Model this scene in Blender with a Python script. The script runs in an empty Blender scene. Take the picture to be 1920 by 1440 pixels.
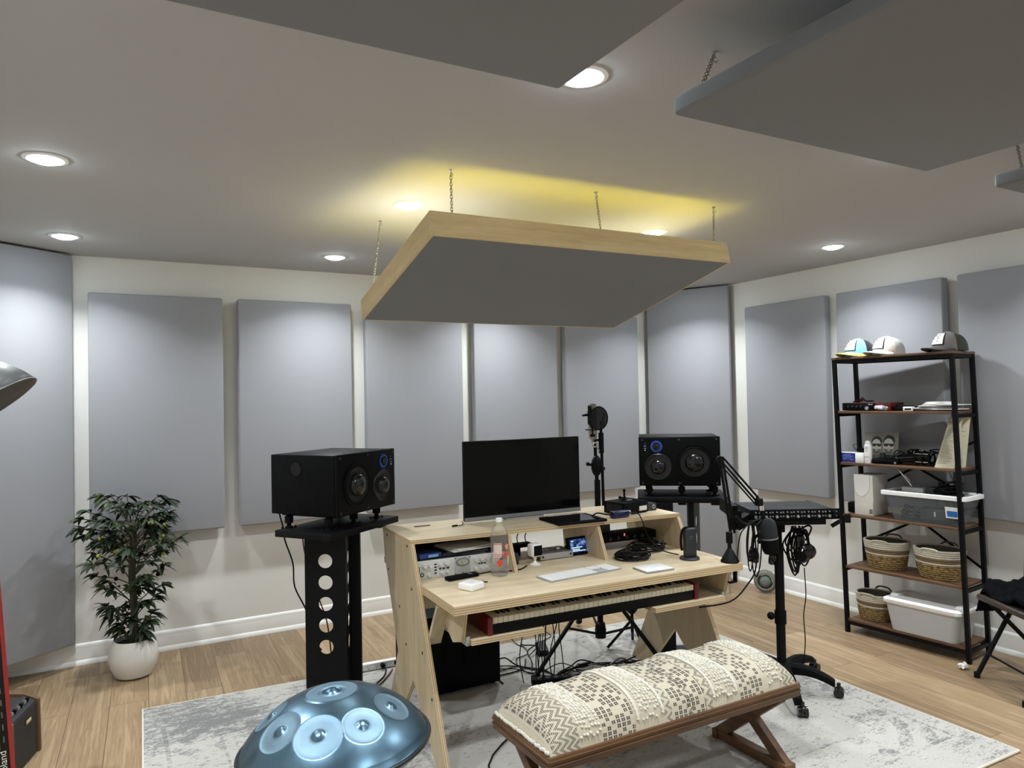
import bpy, bmesh, math, random
from mathutils import Vector, Matrix, Euler
random.seed(7)
PI = math.pi
C = bpy.context.scene.collection
scn = bpy.context.scene

# ------------------------------------------------------------------ helpers
def lin(c):
    return tuple(((x/255.0)/12.92 if x/255.0 <= 0.04045 else ((x/255.0+0.055)/1.055)**2.4) for x in c)

class S:
    """shader maths on sockets"""
    nt = None
    def __init__(s, sock): s.s = sock
    @staticmethod
    def m(op, *a, clamp=False):
        n = S.nt.nodes.new('ShaderNodeMath'); n.operation = op; n.use_clamp = clamp
        for i, v in enumerate(a):
            if isinstance(v, S): S.nt.links.new(v.s, n.inputs[i])
            else: n.inputs[i].default_value = v
        return S(n.outputs[0])
    def __add__(a, b): return S.m('ADD', a, b)
    __radd__ = __add__
    def __sub__(a, b): return S.m('SUBTRACT', a, b)
    def __rsub__(a, b): return S.m('SUBTRACT', b, a)
    def __mul__(a, b): return S.m('MULTIPLY', a, b)
    __rmul__ = __mul__
    def __truediv__(a, b): return S.m('DIVIDE', a, b)
    def frac(a): return S.m('FRACT', a)
    def floor(a): return S.m('FLOOR', a)
    def abs(a): return S.m('ABSOLUTE', a)
    def lt(a, b): return S.m('LESS_THAN', a, b)
    def gt(a, b): return S.m('GREATER_THAN', a, b)
    def tri(a): return S.m('PINGPONG', a, 0.5)*2.0
def band(x, a, b): return x.gt(a)*x.lt(b)
def clamp01(x): return S.m('ADD', x, 0.0, clamp=True)

def new_mat(name, rough=0.5, metal=0.0, spec=0.5):
    m = bpy.data.materials.new(name); m.use_nodes = True
    nt = m.node_tree; b = nt.nodes['Principled BSDF']
    b.inputs['Roughness'].default_value = rough
    b.inputs['Metallic'].default_value = metal
    b.inputs['Specular IOR Level'].default_value = spec
    S.nt = nt
    return m, nt, b
def coords(nt, kind='Object', scale=(1, 1, 1), rot=(0, 0, 0), loc=(0, 0, 0)):
    t = nt.nodes.new('ShaderNodeTexCoord'); mp = nt.nodes.new('ShaderNodeMapping')
    mp.inputs['Scale'].default_value = scale; mp.inputs['Rotation'].default_value = rot
    mp.inputs['Location'].default_value = loc
    nt.links.new(t.outputs[kind], mp.inputs[0]); return mp.outputs[0]
def noise(nt, vec, scale, detail=3, rough=0.5):
    n = nt.nodes.new('ShaderNodeTexNoise'); n.inputs['Scale'].default_value = scale
    n.inputs['Detail'].default_value = detail; n.inputs['Roughness'].default_value = rough
    if vec is not None: nt.links.new(vec, n.inputs['Vector'])
    return S(n.outputs['Fac'])
def ramp(nt, fac, stops):
    r = nt.nodes.new('ShaderNodeValToRGB'); e = r.color_ramp.elements
    while len(e) < len(stops): e.new(0.5)
    for i, (p, c) in enumerate(stops): e[i].position = p; e[i].color = (*c, 1)
    nt.links.new(fac.s, r.inputs[0]); return r.outputs[0]
def mix(nt, fac, a, b, mode='MIX'):
    n = nt.nodes.new('ShaderNodeMix'); n.data_type = 'RGBA'; n.blend_type = mode
    for sock, v in ((n.inputs[0], fac), (n.inputs[6], a), (n.inputs[7], b)):
        if isinstance(v, S): nt.links.new(v.s, sock)
        elif isinstance(v, (int, float)): sock.default_value = v
        elif isinstance(v, tuple): sock.default_value = (*v, 1)
        else: nt.links.new(v, sock)
    return n.outputs[2]
def bump(nt, b, h, strength=0.3, dist=0.002):
    n = nt.nodes.new('ShaderNodeBump'); n.inputs['Strength'].default_value = strength
    n.inputs['Distance'].default_value = dist
    nt.links.new(h.s, n.inputs['Height']); nt.links.new(n.outputs[0], b.inputs['Normal'])

def plain(name, rgb, rough=0.5, metal=0.0, spec=0.5, nz=0.06, sc=40, bmp=0.0):
    m, nt, b = new_mat(name, rough, metal, spec)
    c = lin(rgb); v = coords(nt)
    f = noise(nt, v, sc)
    col = mix(nt, f, tuple(x*(1-nz) for x in c), tuple(min(1, x*(1+nz)) for x in c))
    nt.links.new(col, b.inputs['Base Color'])
    if bmp: bump(nt, b, noise(nt, v, sc*6), bmp)
    return m
def wood(name, dark, light, axis='x', rough=0.45, s=1.0, bmp=0.15):
    m, nt, b = new_mat(name, rough)
    st = {'x': (1.2, 14, 14), 'y': (14, 1.2, 14), 'z': (14, 14, 1.2)}[axis]
    v = coords(nt, scale=tuple(k*s for k in st))
    f = noise(nt, v, 1.6, 5, 0.6); g = noise(nt, v, 9, 2)
    t = f*0.75+g*0.25
    col = ramp(nt, t, [(0.30, lin(dark)), (0.62, lin(light))])
    nt.links.new(col, b.inputs['Base Color']); bump(nt, b, g, bmp, 0.001)
    return m
def fabric(name, rgb, sc=700, nz=0.10, bmp=0.35):
    m, nt, b = new_mat(name, 0.95, 0, 0.15); c = lin(rgb)
    v = coords(nt); w = noise(nt, v, sc, 2); big = noise(nt, v, 1.5, 2)
    col = mix(nt, w*0.6+big*0.4, tuple(x*(1-nz) for x in c), tuple(x*(1+nz) for x in c))
    nt.links.new(col, b.inputs['Base Color']); bump(nt, b, w, bmp, 0.001)
    b.inputs['Sheen Weight'].default_value = 0.15
    return m
def emit(name, rgb, strength, linear=False):
    m, nt, b = new_mat(name)
    b.inputs['Base Color'].default_value = (0.8, 0.8, 0.8, 1)
    c = rgb if linear else lin(rgb)
    b.inputs['Emission Color'].default_value = (*c, 1); b.inputs['Emission Strength'].default_value = strength
    return m
def glass(name, rgb, rough=0.05, trans=1.0, ior=1.3, alpha=1.0):
    m, nt, b = new_mat(name, rough); b.inputs['Base Color'].default_value = (*lin(rgb), 1)
    b.inputs['Transmission Weight'].default_value = trans; b.inputs['IOR'].default_value = ior
    b.inputs['Alpha'].default_value = alpha
    return m

class G:
    """mesh builder"""
    def __init__(s): s.bm = bmesh.new(); s.k = 0
    def _tag(s, geo): 
        for f in geo:
            f.material_index = s.k
    def mi(s, k): s.k = k; return s
    def _xf(s, vs, M):
        for v in vs: v.co = M @ v.co
    def box(s, c, d, rz=0, bev=0, M=None, seg=2):
        b2 = bmesh.new(); bmesh.ops.create_cube(b2, size=1)
        for v in b2.verts: v.co = Vector((v.co.x*d[0], v.co.y*d[1], v.co.z*d[2]))
        if bev: bmesh.ops.bevel(b2, geom=list(b2.edges), offset=min(bev, min(d)*0.49), segments=seg, affect='EDGES', profile=0.5)
        T = Matrix.Translation(c) @ Matrix.Rotation(rz, 4, 'Z')
        if M is not None: T = Matrix.Translation(c) @ M
        for v in b2.verts: v.co = T @ v.co
        return s.merge(b2)
    def merge(s, b2):
        mp = {v: s.bm.verts.new(v.co) for v in b2.verts}
        for f in b2.faces:
            try: nf = s.bm.faces.new([mp[v] for v in f.verts]); nf.material_index = s.k
            except ValueError: pass
        b2.free(); return s
    def span(s, a, b, bev=0):
        a = Vector(a); b = Vector(b)
        return s.box((a+b)/2, (abs(b.x-a.x), abs(b.y-a.y), abs(b.z-a.z)), bev=bev)
    def bar(s, p0, p1, w, h, bev=0, up=(0, 0, 1)):
        p0 = Vector(p0); p1 = Vector(p1); d = (p1-p0); L = d.length; x = d.normalized(); u = Vector(up)
        if abs(x.dot(u)) > 0.98: u = Vector((0, 1, 0))
        y = u.cross(x).normalized(); z = x.cross(y)
        M = Matrix((x, y, z)).transposed().to_4x4()
        return s.box((p0+p1)/2, (L, w, h), bev=bev, M=M)
    def ring(s, c, r, ax, n, ph=0):
        ax = ax.normalized(); u = Vector((0, 0, 1)) if abs(ax.z) < 0.9 else Vector((1, 0, 0))
        a = u.cross(ax).normalized(); b = ax.cross(a)
        return [c+a*math.cos(ph+2*PI*i/n)*r+b*math.sin(ph+2*PI*i/n)*r for i in range(n)]
    def skin(s, rings, closed=False, cap=(True, True)):
        vs = [[s.bm.verts.new(p) for p in R] for R in rings]; n = len(vs[0])
        rng = range(len(vs)-1+(1 if closed else 0))
        for i in rng:
            A = vs[i]; B = vs[(i+1) % len(vs)]
            for j in range(n):
                f = s.bm.faces.new((A[j], A[(j+1) % n], B[(j+1) % n], B[j])); f.material_index = s.k
        if not closed:
            if cap[0]: s.bm.faces.new(vs[0][::-1]).material_index = s.k
            if cap[1]: s.bm.faces.new(vs[-1]).material_index = s.k
        return s
    def cyl(s, p0, p1, r0, r1=None, n=20, cap=(True, True)):
        p0 = Vector(p0); p1 = Vector(p1); r1 = r0 if r1 is None else r1; d = p1-p0
        return s.skin([s.ring(p0, r0, d, n), s.ring(p1, r1, d, n)], cap=cap)
    def tube(s, pts, r, n=8, sub=6, smooth=True, closed=False):
        P = [Vector(p) for p in pts]
        if smooth and len(P) > 2:
            Q = []
            for i in range(len(P)-1):
                p0 = P[max(i-1, 0)]; p1 = P[i]; p2 = P[i+1]; p3 = P[min(i+2, len(P)-1)]
                for k in range(sub):
                    t = k/sub
                    Q.append(0.5*((2*p1)+(p2-p0)*t+(2*p0-5*p1+4*p2-p3)*t*t+(3*p1-p0-3*p2+p3)*t**3))
            Q.append(P[-1]); P = Q
        rings = []; prev = None
        for i, p in enumerate(P):
            t = (P[min(i+1, len(P)-1)]-P[max(i-1, 0)])
            if t.length < 1e-9: t = Vector((0, 0, 1))
            t.normalize()
            if prev is None:
                u = Vector((0, 0, 1)) if abs(t.z) < 0.9 else Vector((1, 0, 0)); a = u.cross(t).normalized()
            else: a = (prev-t*prev.dot(t)); a = a.normalized() if a.length > 1e-6 else prev
            prev = a; b = t.cross(a)
            rings.append([p+a*math.cos(2*PI*j/n)*r+b*math.sin(2*PI*j/n)*r for j in range(n)])
        return s.skin(rings)
    def lathe(s, prof, n=32, M=None, cap=(True, True)):
        M = M or Matrix(); rings = []
        for r, z in prof: rings.append([M @ Vector((max(r, 1e-5)*math.cos(2*PI*i/n), max(r, 1e-5)*math.sin(2*PI*i/n), z)) for i in range(n)])
        return s.skin(rings, cap=cap)
    def torus(s, c, R, r, M=None, n=20, m=8, sx=1.0):
        M = M or Matrix(); c = Vector(c); rings = []
        for i in range(n):
            a = 2*PI*i/n; o = Vector((math.cos(a), math.sin(a), 0))
            rings.append([c+M.to_3x3() @ Vector(((o*(R+r*math.cos(2*PI*j/m))).x*sx, (o*(R+r*math.cos(2*PI*j/m))).y, r*math.sin(2*PI*j/m))) for j in range(m)])
        return s.skin(rings, closed=True)
    def ball(s, c, r, sc=(1, 1, 1), u=16, v=10, M=None):
        b2 = bmesh.new(); bmesh.ops.create_uvsphere(b2, u_segments=u, v_segments=v, radius=r)
        T = Matrix.Translation(c) @ (M or Matrix()) @ Matrix.Diagonal((*sc, 1))
        for w in b2.verts: w.co = T @ w.co
        return s.merge(b2)
    def prism(s, poly, t, M=None):
        """poly in local xy, extruded 0..t along z, then M"""
        M = M or Matrix()
        A = [s.bm.verts.new(M @ Vector((x, y, 0))) for x, y in poly]
        B = [s.bm.verts.new(M @ Vector((x, y, t))) for x, y in poly]
        n = len(poly)
        fs = [s.bm.faces.new(A[::-1]), s.bm.faces.new(B)]
        for i in range(n): fs.append(s.bm.faces.new((A[i], A[(i+1) % n], B[(i+1) % n], B[i])))
        for f in fs: f.material_index = s.k
        return s
    def holed(s, w, pitch, holes, r, t, M, solid_bottom=0, solid_top=0, n=24):
        """perforated plate: local x width centred, z up from 0, thickness along y"""
        def quad(*p): s.bm.faces.new([s.bm.verts.new(M @ Vector(q)) for q in p]).material_index = s.k
        z = 0
        if solid_bottom: s.merge_box(M, (-w/2, 0, 0), (w/2, t, solid_bottom)); z = solid_bottom
        for k in range(holes):
            zc = z+pitch/2; pts = []
            for i in range(n):
                a = 2*PI*i/n+PI/n*0; ca, sa = math.cos(a), math.sin(a)
                f = min((w/2)/abs(ca) if abs(ca) > 1e-6 else 1e9, (pitch/2)/abs(sa) if abs(sa) > 1e-6 else 1e9)
                pts.append(((r*ca, zc+r*sa), (f*ca, zc+f*sa)))
            for i in range(n):
                (a, A), (b, B) = pts[i], pts[(i+1) % n]
                extra = []
                if abs(abs(A[0])-w/2) < 1e-6 and abs(abs(B[1]-zc)-pitch/2) < 1e-6 and abs(abs(A[1]-zc)-pitch/2) > 1e-6: extra = [(math.copysign(w/2, A[0]), zc+math.copysign(pitch/2, B[1]-zc))]
                if abs(abs(B[0])-w/2) < 1e-6 and abs(abs(A[1]-zc)-pitch/2) < 1e-6 and abs(abs(B[1]-zc)-pitch/2) > 1e-6: extra = [(math.copysign(w/2, B[0]), zc+math.copysign(pitch/2, A[1]-zc))]
                ring = [a, A]+extra+[B, b]
                quad(*[(q[0], 0, q[1]) for q in ring]); quad(*[(q[0], t, q[1]) for q in ring[::-1]])
                quad((a[0], 0, a[1]), (b[0], 0, b[1]), (b[0], t, b[1]), (a[0], t, a[1]))
            for sx in (-1, 1):
                quad((sx*w/2, 0, zc-pitch/2), (sx*w/2, t, zc-pitch/2), (sx*w/2, t, zc+pitch/2), (sx*w/2, 0, zc+pitch/2))
            z += pitch
        if solid_top: s.merge_box(M, (-w/2, 0, z), (w/2, t, z+solid_top))
        return s
    def merge_box(s, M, a, b):
        b2 = bmesh.new(); bmesh.ops.create_cube(b2, size=1)
        for v in b2.verts: v.co = M @ Vector(((a[0]+b[0])/2+v.co.x*(b[0]-a[0]), (a[1]+b[1])/2+v.co.y*(b[1]-a[1]), (a[2]+b[2])/2+v.co.z*(b[2]-a[2])))
        return s.merge(b2)
    def grid(s, fn, nu, nv, thick=0):
        V = [[s.bm.verts.new(fn(i/nu, j/nv)) for j in range(nv+1)] for i in range(nu+1)]
        for i in range(nu):
            for j in range(nv):
                s.bm.faces.new((V[i][j], V[i+1][j], V[i+1][j+1], V[i][j+1])).material_index = s.k
        return s
    def build(s, name, mat, parent=None, sharp=35, smooth=True, label=None, weld=0):
        if weld: bmesh.ops.remove_doubles(s.bm, verts=list(s.bm.verts), dist=weld)
        bmesh.ops.recalc_face_normals(s.bm, faces=list(s.bm.faces))
        me = bpy.data.meshes.new(name); s.bm.to_mesh(me); s.bm.free()
        for mm in (mat if isinstance(mat, (list, tuple)) else [mat]): me.materials.append(mm)
        if smooth:
            me.polygons.foreach_set('use_smooth', [True]*len(me.polygons))
            me.set_sharp_from_angle(angle=math.radians(sharp))
        o = bpy.data.objects.new(name, me); C.objects.link(o)
        if parent is not None: o.parent = parent
        if label: o['label'] = label
        return o
def tag(o, label, cat, group=None):
    o['label'] = label; o['category'] = cat
    if group: o['group'] = group
    return o
def thing(name, label, cat, loc=(0, 0, 0), rz=0, group=None, rot=None):
    o = bpy.data.objects.new(name, None); C.objects.link(o); o.empty_display_size = 0.1
    o.location = loc; o.rotation_euler = rot if rot else (0, 0, rz)
    return tag(o, label, cat, group)
def struct(name, g, mat, sharp=35):
    o = g.build(name, mat, sharp=sharp); o['kind'] = 'structure'; return o
def dup(root, loc=None, rz=None, label=None, group=None):
    r = root.copy(); C.objects.link(r)
    if loc is not None: r.location = loc
    if rz is not None: r.rotation_euler = (0, 0, rz)
    if label: r['label'] = label
    if group: r['group'] = group
    for ch in list(root.children):
        c = ch.copy(); C.objects.link(c); c.parent = r
        for g in ch.children:
            d = g.copy(); C.objects.link(d); d.parent = c
    return r
def text_part(name, body, size, mat, parent, M, extr=0.0006, align='CENTER'):
    cu = bpy.data.curves.new(name, 'FONT'); cu.body = body; cu.size = size; cu.extrude = extr; cu.align_x = align; cu.align_y = 'CENTER'
    o = bpy.data.objects.new(name, cu); C.objects.link(o); bpy.context.view_layer.update()
    me = bpy.data.meshes.new_from_object(o); bpy.data.objects.remove(o); bpy.data.curves.remove(cu)
    me.transform(M); me.materials.clear(); me.materials.append(mat)
    q = bpy.data.objects.new(name, me); C.objects.link(q); q.parent = parent; return q
def RZ(a): return Matrix.Rotation(a, 4, 'Z')
def RX(a): return Matrix.Rotation(a, 4, 'X')
def RY(a): return Matrix.Rotation(a, 4, 'Y')
def TR(*p): return Matrix.Translation(p)

# ------------------------------------------------------------------ camera
cd = bpy.data.cameras.new('camera'); cam = bpy.data.objects.new('camera', cd); C.objects.link(cam)
r_ = Vector((0.87357967, -0.48628054, -0.01974313)); u_ = Vector((0.00798397, -0.0262422, 0.99962373)); f_ = Vector((0.48661567, 0.8734086, 0.0190422))
M = Matrix((r_, u_, -f_)).transposed().to_4x4(); M.translation = Vector((0, 0, 1.63428))
cam.matrix_world = M; cd.sensor_width = 36; cd.sensor_fit = 'HORIZONTAL'; cd.lens = 1364.999/1920*36; cd.clip_start = 0.02
scn.camera = cam
scn.view_settings.view_transform = 'Standard'; scn.view_settings.look = 'None'
scn.view_settings.gamma = 1; scn.view_settings.use_curve_mapping = False
scn.view_settings.exposure = 0.15
w = bpy.data.worlds.new('world'); scn.world = w; w.use_nodes = True
w.node_tree.nodes['Background'].inputs[0].default_value = (0, 0, 0, 1)

XR, YB, H = 4.850, 5.407, 2.60      # right wall, back wall, ceiling height
XL, YF = -0.90, -2.80

# ------------------------------------------------------------------ materials
M_wall = plain('wall_paint', (226, 225, 220), 0.7, nz=0.01, sc=6, spec=0.25)
M_ceil = plain('ceiling_paint', (186, 186, 186), 0.85, nz=0.01, sc=6, spec=0.2)
M_trim = plain('trim_paint', (236, 236, 232), 0.35, nz=0.01)
M_panel = fabric('grey_acoustic_fabric', (152, 153, 158))
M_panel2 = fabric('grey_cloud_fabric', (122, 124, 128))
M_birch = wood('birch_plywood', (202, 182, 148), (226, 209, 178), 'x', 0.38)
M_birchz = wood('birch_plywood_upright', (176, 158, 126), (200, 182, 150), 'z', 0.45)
M_edge = wood('plywood_edge', (176, 144, 98), (214, 190, 150), 'x', 0.6, s=2.4)
M_maple = wood('maple_frame', (208, 182, 132), (232, 211, 166), 'x', 0.45)
M_walnut = wood('walnut_shelf', (72, 50, 37), (108, 78, 55), 'x', 0.5)
M_bench = wood('brown_bench_wood', (64, 43, 27), (108, 77, 50), 'x', 0.5)
M_blk = plain('black_metal', (9, 10, 12), 0.5, spec=0.16, nz=0.1)
M_blkm = plain('matte_black', (8, 9, 11), 0.7, spec=0.12, nz=0.1)
M_blkg = plain('gloss_black', (10, 10, 12), 0.12, nz=0.05)
M_dk = plain('dark_grey_plastic', (44, 46, 50), 0.5, nz=0.08)
M_gry = plain('grey_plastic', (120, 122, 124), 0.5)
M_spk = plain('black_speaker_paint', (6, 7, 9), 0.5, spec=0.10, nz=0.08, bmp=0.1)
M_cone = plain('speaker_cone', (20, 21, 23), 0.3, spec=0.4, nz=0.08)
M_dome = plain('glossy_dome', (12, 13, 16), 0.22, spec=0.5)
M_blue = plain('blue_ring', (24, 66, 160), 0.45)
M_steel = plain('steel', (190, 190, 188), 0.25, 0.9)
M_chrome = plain('chrome', (225, 225, 225), 0.12, 1.0)
M_alu = plain('aluminium', (176, 178, 180), 0.4, 0.6)
M_white = plain('white_plastic', (244, 244, 242), 0.35, nz=0.01)
M_offw = plain('off_white', (222, 220, 212), 0.55, nz=0.02)
M_cable = plain('black_rubber', (8, 8, 9), 0.5, spec=0.2)
M_redc = plain('red_rubber', (110, 34, 30), 0.5)
M_red = plain('red_lacquer', (98, 14, 20), 0.35)
M_ivory = plain('ivory_key', (228, 220, 196), 0.3, nz=0.01)
M_chain = plain('zinc_chain', (150, 146, 132), 0.3, 0.8)
M_lens = emit('lamp_lens', (0.84, 0.94, 1.0), 78.0, True)
M_led = emit('amber_led', (1.0, 0.80, 0.05), 21.0, True)

def floor_mat():
    m, nt, b = new_mat('oak_planks', 0.42, spec=0.4)
    v = coords(nt, scale=(1, 1, 1), rot=(0, 0, PI/2+math.radians(2.4)))
    br = nt.nodes.new('ShaderNodeTexBrick'); nt.links.new(v, br.inputs['Vector'])
    br.inputs['Scale'].default_value = 1; br.inputs['Brick Width'].default_value = 1.52; br.inputs['Row Height'].default_value = 0.19
    br.inputs['Mortar Size'].default_value = 0.0016; br.inputs['Mortar Smooth'].default_value = 0.2; br.offset = 0.37; br.offset_frequency = 2
    br.inputs['Color1'].default_value = (0, 0, 0, 1); br.inputs['Color2'].default_value = (1, 1, 1, 1); br.inputs['Mortar'].default_value = (0.5, 0.5, 0.5, 1)
    sep = nt.nodes.new('ShaderNodeSeparateColor'); nt.links.new(br.outputs['Color'], sep.inputs[0]); rnd = S(sep.outputs[0])
    # grain, shifted per plank
    tc = nt.nodes.new('ShaderNodeVectorMath'); tc.operation = 'ADD'
    cmb = nt.nodes.new('ShaderNodeCombineXYZ'); nt.links.new((rnd*37.0).s, cmb.inputs[0]); nt.links.new((rnd*11.0).s, cmb.inputs[1])
    nt.links.new(v, tc.inputs[0]); nt.links.new(cmb.outputs[0], tc.inputs[1])
    mp = nt.nodes.new('ShaderNodeMapping'); mp.inputs['Scale'].default_value = (0.75, 15, 1); nt.links.new(tc.outputs[0], mp.inputs[0])
    g1 = noise(nt, mp.outputs[0], 1.3, 5, 0.62); g2 = noise(nt, mp.outputs[0], 9, 3, 0.6)
    ww = S.m('SINE', g1*34.0)*0.5+0.5
    t = g1*0.48+g2*0.30+ww*0.12+rnd*0.08+0.01
    col = ramp(nt, t, [(0.30, lin((118, 99, 77))), (0.47, lin((148, 127, 101))), (0.68, lin((173, 153, 126)))])
    tint = mix(nt, rnd, lin((224, 218, 210)), lin((255, 251, 243)))
    col = mix(nt, 1.0, col, tint, 'MULTIPLY')
    knot = noise(nt, v, 3.1, 2)
    col = mix(nt, clamp01((knot-0.66)*9.0)*0.5, col, lin((90, 70, 50)))
    col = mix(nt, S(br.outputs['Fac'])*0.75, col, lin((66, 50, 36)))
    nt.links.new(col, b.inputs['Base Color']); bump(nt, b, g2*0.4-S(br.outputs['Fac'])*1.0, 0.25, 0.002)
    return m
M_floor = floor_mat()

def rug_mat():
    m, nt, b = new_mat('distressed_rug', 0.95, spec=0.1)
    v = coords(nt)
    vs = coords(nt, scale=(1, 2.6, 1))
    sep = nt.nodes.new('ShaderNodeSeparateXYZ'); nt.links.new(v, sep.inputs[0]); x, y = S(sep.outputs[0]), S(sep.outputs[1])
    big = noise(nt, v, 1.7, 4, 0.6); fine = noise(nt, vs, 52, 6, 0.82); mid = noise(nt, vs, 11, 4, 0.65); tiny = noise(nt, v, 160, 2)
    dx = 1.72-x.abs(); dy = 1.15-y.abs(); d = S.m('MINIMUM', dx, dy)
    bord = clamp01(band(d, 0.10, 0.12)+band(d, 0.34, 0.355)+band(d, 0.40, 0.41)*0.6)*0.5
    arab = clamp01((S.m('SINE', x*21.0+S.m('SINE', y*17.0)*1.6)*S.m('SINE', y*23.0+S.m('SINE', x*15.0)*1.5)-0.25)*4.0)
    inb = band(d, 0.13, 0.34)
    dens = clamp01((big-0.42)*3.0)*0.15+bord*0.10+arab*inb*0.045+arab*0.012+clamp01((0.9-(x+1.3)*0.8))*0.045+clamp01((y-0.4)*0.6)*0.05
    spk = clamp01((fine*0.70+mid*0.30+dens-0.578)*13.0)
    base = mix(nt, big, lin((158, 156, 151)), lin((188, 186, 181)))
    base = mix(nt, mid, base, lin((188, 184, 178)), 'MULTIPLY')
    base = mix(nt, mid*0.8, base, lin((204, 202, 197)))
    col = mix(nt, spk*0.80, base, lin((68, 70, 76)))
    col = mix(nt, tiny*0.18, col, lin((240, 238, 232)))
    nt.links.new(col, b.inputs['Base Color']); bump(nt, b, tiny+fine*0.6, 0.5, 0.004)
    return m
M_rug = rug_mat()

# ------------------------------------------------------------------ room shell
T = 0.12
struct('floor', G().span((XL-T, YF-T, -0.1), (XR+T, YB+T, 0)), M_floor)
struct('ceiling', G().span((XL-T, YF-T, H), (XR+T, YB+T, H+0.1)), M_ceil)
struct('wall_back', G().span((XL-T, YB, 0), (XR+T, YB+T, H)), M_wall)
struct('wall_right', G().span((XR, YF, 0), (XR+T, YB, H)), M_wall)
struct('wall_left', G().span((XL-T, YF, 0), (XL, YB, H)), M_wall)
struct('wall_front', G().span((XL, YF-T, 0), (XR, YF, H)), M_wall)
def baseboard(name, p0, p1, inward):
    p0 = Vector((*p0, 0)); p1 = Vector((*p1, 0)); iw = Vector((*inward, 0)); g = G()
    prof = [(0, 0), (0.026, 0), (0.026, 0.012), (0.018, 0.026), (0.014, 0.03), (0.014, 0.098), (0.011, 0.108), (0.012, 0.114), (0.006, 0.128), (0, 0.132)]
    g.skin([[p+iw*a+Vector((0, 0, z)) for a, z in prof] for p in (p0, p1)])
    return struct(name, g, M_trim)
baseboard('baseboard_back', (XL, YB), (XR, YB), (0, -1))
baseboard('baseboard_right', (XR, YB), (XR, YF), (-1, 0))
baseboard('baseboard_left', (XL, YF), (XL, YB), (1, 0))

# ------------------------------------------------------------------ recessed lights
LX = [-0.20, 1.34, 2.84, 4.23]
LY = [4.80, 3.33, 1.77, 0.20, -1.40]  # rows over and behind the camera are unseen, added for illumination
lamp0 = None; LAMP_W = 11.5; LAMP_SPREAD = 125
names = {(0, 1): 'round recessed ceiling light at the far left, the large bright one', (0, 0): 'small round recessed ceiling light close to the left corner panel',
         (1, 0): 'round recessed ceiling light above the second wall panel, left of the framed cloud', (1, 1): 'round recessed ceiling light washed in yellow beside the wood framed cloud',
         (2, 1): 'round recessed ceiling light touching the front edge of the wood framed cloud', (3, 1): 'round recessed ceiling light on the right above the wall panels near the shelf',
         (1, 2): 'round recessed ceiling light peeking past the corner of the dark grey cloud', (2, 0): 'round recessed ceiling light behind the wood framed cloud', (3, 0): 'round recessed ceiling light before the right corner panel, hidden by the framed cloud'}
def lamp_lights():
    global lamp0
    for i, x in enumerate(LX):
        for j, y in enumerate(LY):
            px, py = x, y
            if (i, j) == (3, 1): py = 3.17
            if (i, j) == (3, 0): px, py = 4.20, 4.62
            if (i, j) == (2, 0): px, py = 2.72, 4.80
            if (i, j) == (1, 2): px, py = 1.262, 1.79
            if (i, j) == (1, 1): px, py = 1.314, 3.374
            lab = names.get((i, j), 'unseen round white recessed ceiling light, carrying on the grid for illumination')
            if lamp0 is None:
                lamp0 = thing('recessed_light', lab, 'ceiling light', (px, py, H), group='recessed ceiling lights')
                G().lathe([(0.060, -0.001), (0.060, -0.004), (0.064, -0.007), (0.078, -0.004), (0.079, 0)], 32, cap=(False, False)).build('trim_ring', M_white, lamp0)
                G().lathe([(0.001, -0.022), (0.020, -0.0205), (0.038, -0.0165), (0.051, -0.0105), (0.058, -0.0045), (0.060, -0.001)], 32).build('lens', M_lens, lamp0)
                ld = bpy.data.lights.new('downlight_beam', 'AREA'); ld.shape = 'DISK'; ld.size = 0.11; ld.energy = LAMP_W; ld.spread = math.radians(LAMP_SPREAD); ld.color = (0.94, 0.98, 1.0)
                lo_ = bpy.data.objects.new('downlight_beam', ld); C.objects.link(lo_); lo_.location = (0, 0, -0.0235); lo_.parent = lamp0
            else: dup(lamp0, (px, py, H), 0, lab, 'recessed ceiling lights')
lamp_lights()

# ------------------------------------------------------------------ wall panels (0.8 x 1.57, 0.10 deep, stood off the wall on cleats)
def panel(name, w, h, t, label, cat, loc, rz, back=0.03, tilt=0, group=None, mat=None):
    r = thing(name, label, cat, loc, group=group, rot=(tilt, 0, rz))
    G().box((0, -back-t/2, h/2), (w, t, h), bev=0.012, seg=3).build('fabric_cover', mat or M_panel, r)
    g = G(); g.box((0, -back/2, h*0.88), (w*0.6, back, 0.05)); g.box((0, -back/2, h*0.12), (w*0.6, back, 0.05)); g.build('mounting_cleat', M_birch, r)
    return r
xs = [0.300, 1.198, 2.107, 3.012, 3.900]
labs = ['grey fabric wall panel at the left, directly behind the potted plant', 'grey fabric wall panel second from the left, behind the left speaker', 'grey fabric wall panel half covered by the wood framed cloud, left of the screen',
        'grey fabric wall panel directly behind the computer screen', 'grey fabric wall panel behind the silver condenser microphone']
for x, l in zip(xs, labs):
    panel('acoustic_panel', 0.80, 1.57, 0.075, l, 'acoustic panel', (x, YB, 0.787), 0, back=0.025, group='grey panels on the back wall')
for y, l in zip([4.045, 3.155, 2.27, 1.385], ['grey fabric wall panel between the right corner panel and the shelf unit', 'grey fabric wall panel behind the baseball caps on the shelf unit', 'grey fabric wall panel at the right edge, behind the folding chair', 'grey fabric wall panel past the folding chair, out of view']):
    panel('acoustic_panel', 0.79, 1.54, 0.075, l, 'acoustic panel', (XR, y, 0.825), -PI/2, back=0.025, group='grey panels on the right wall')
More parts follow.
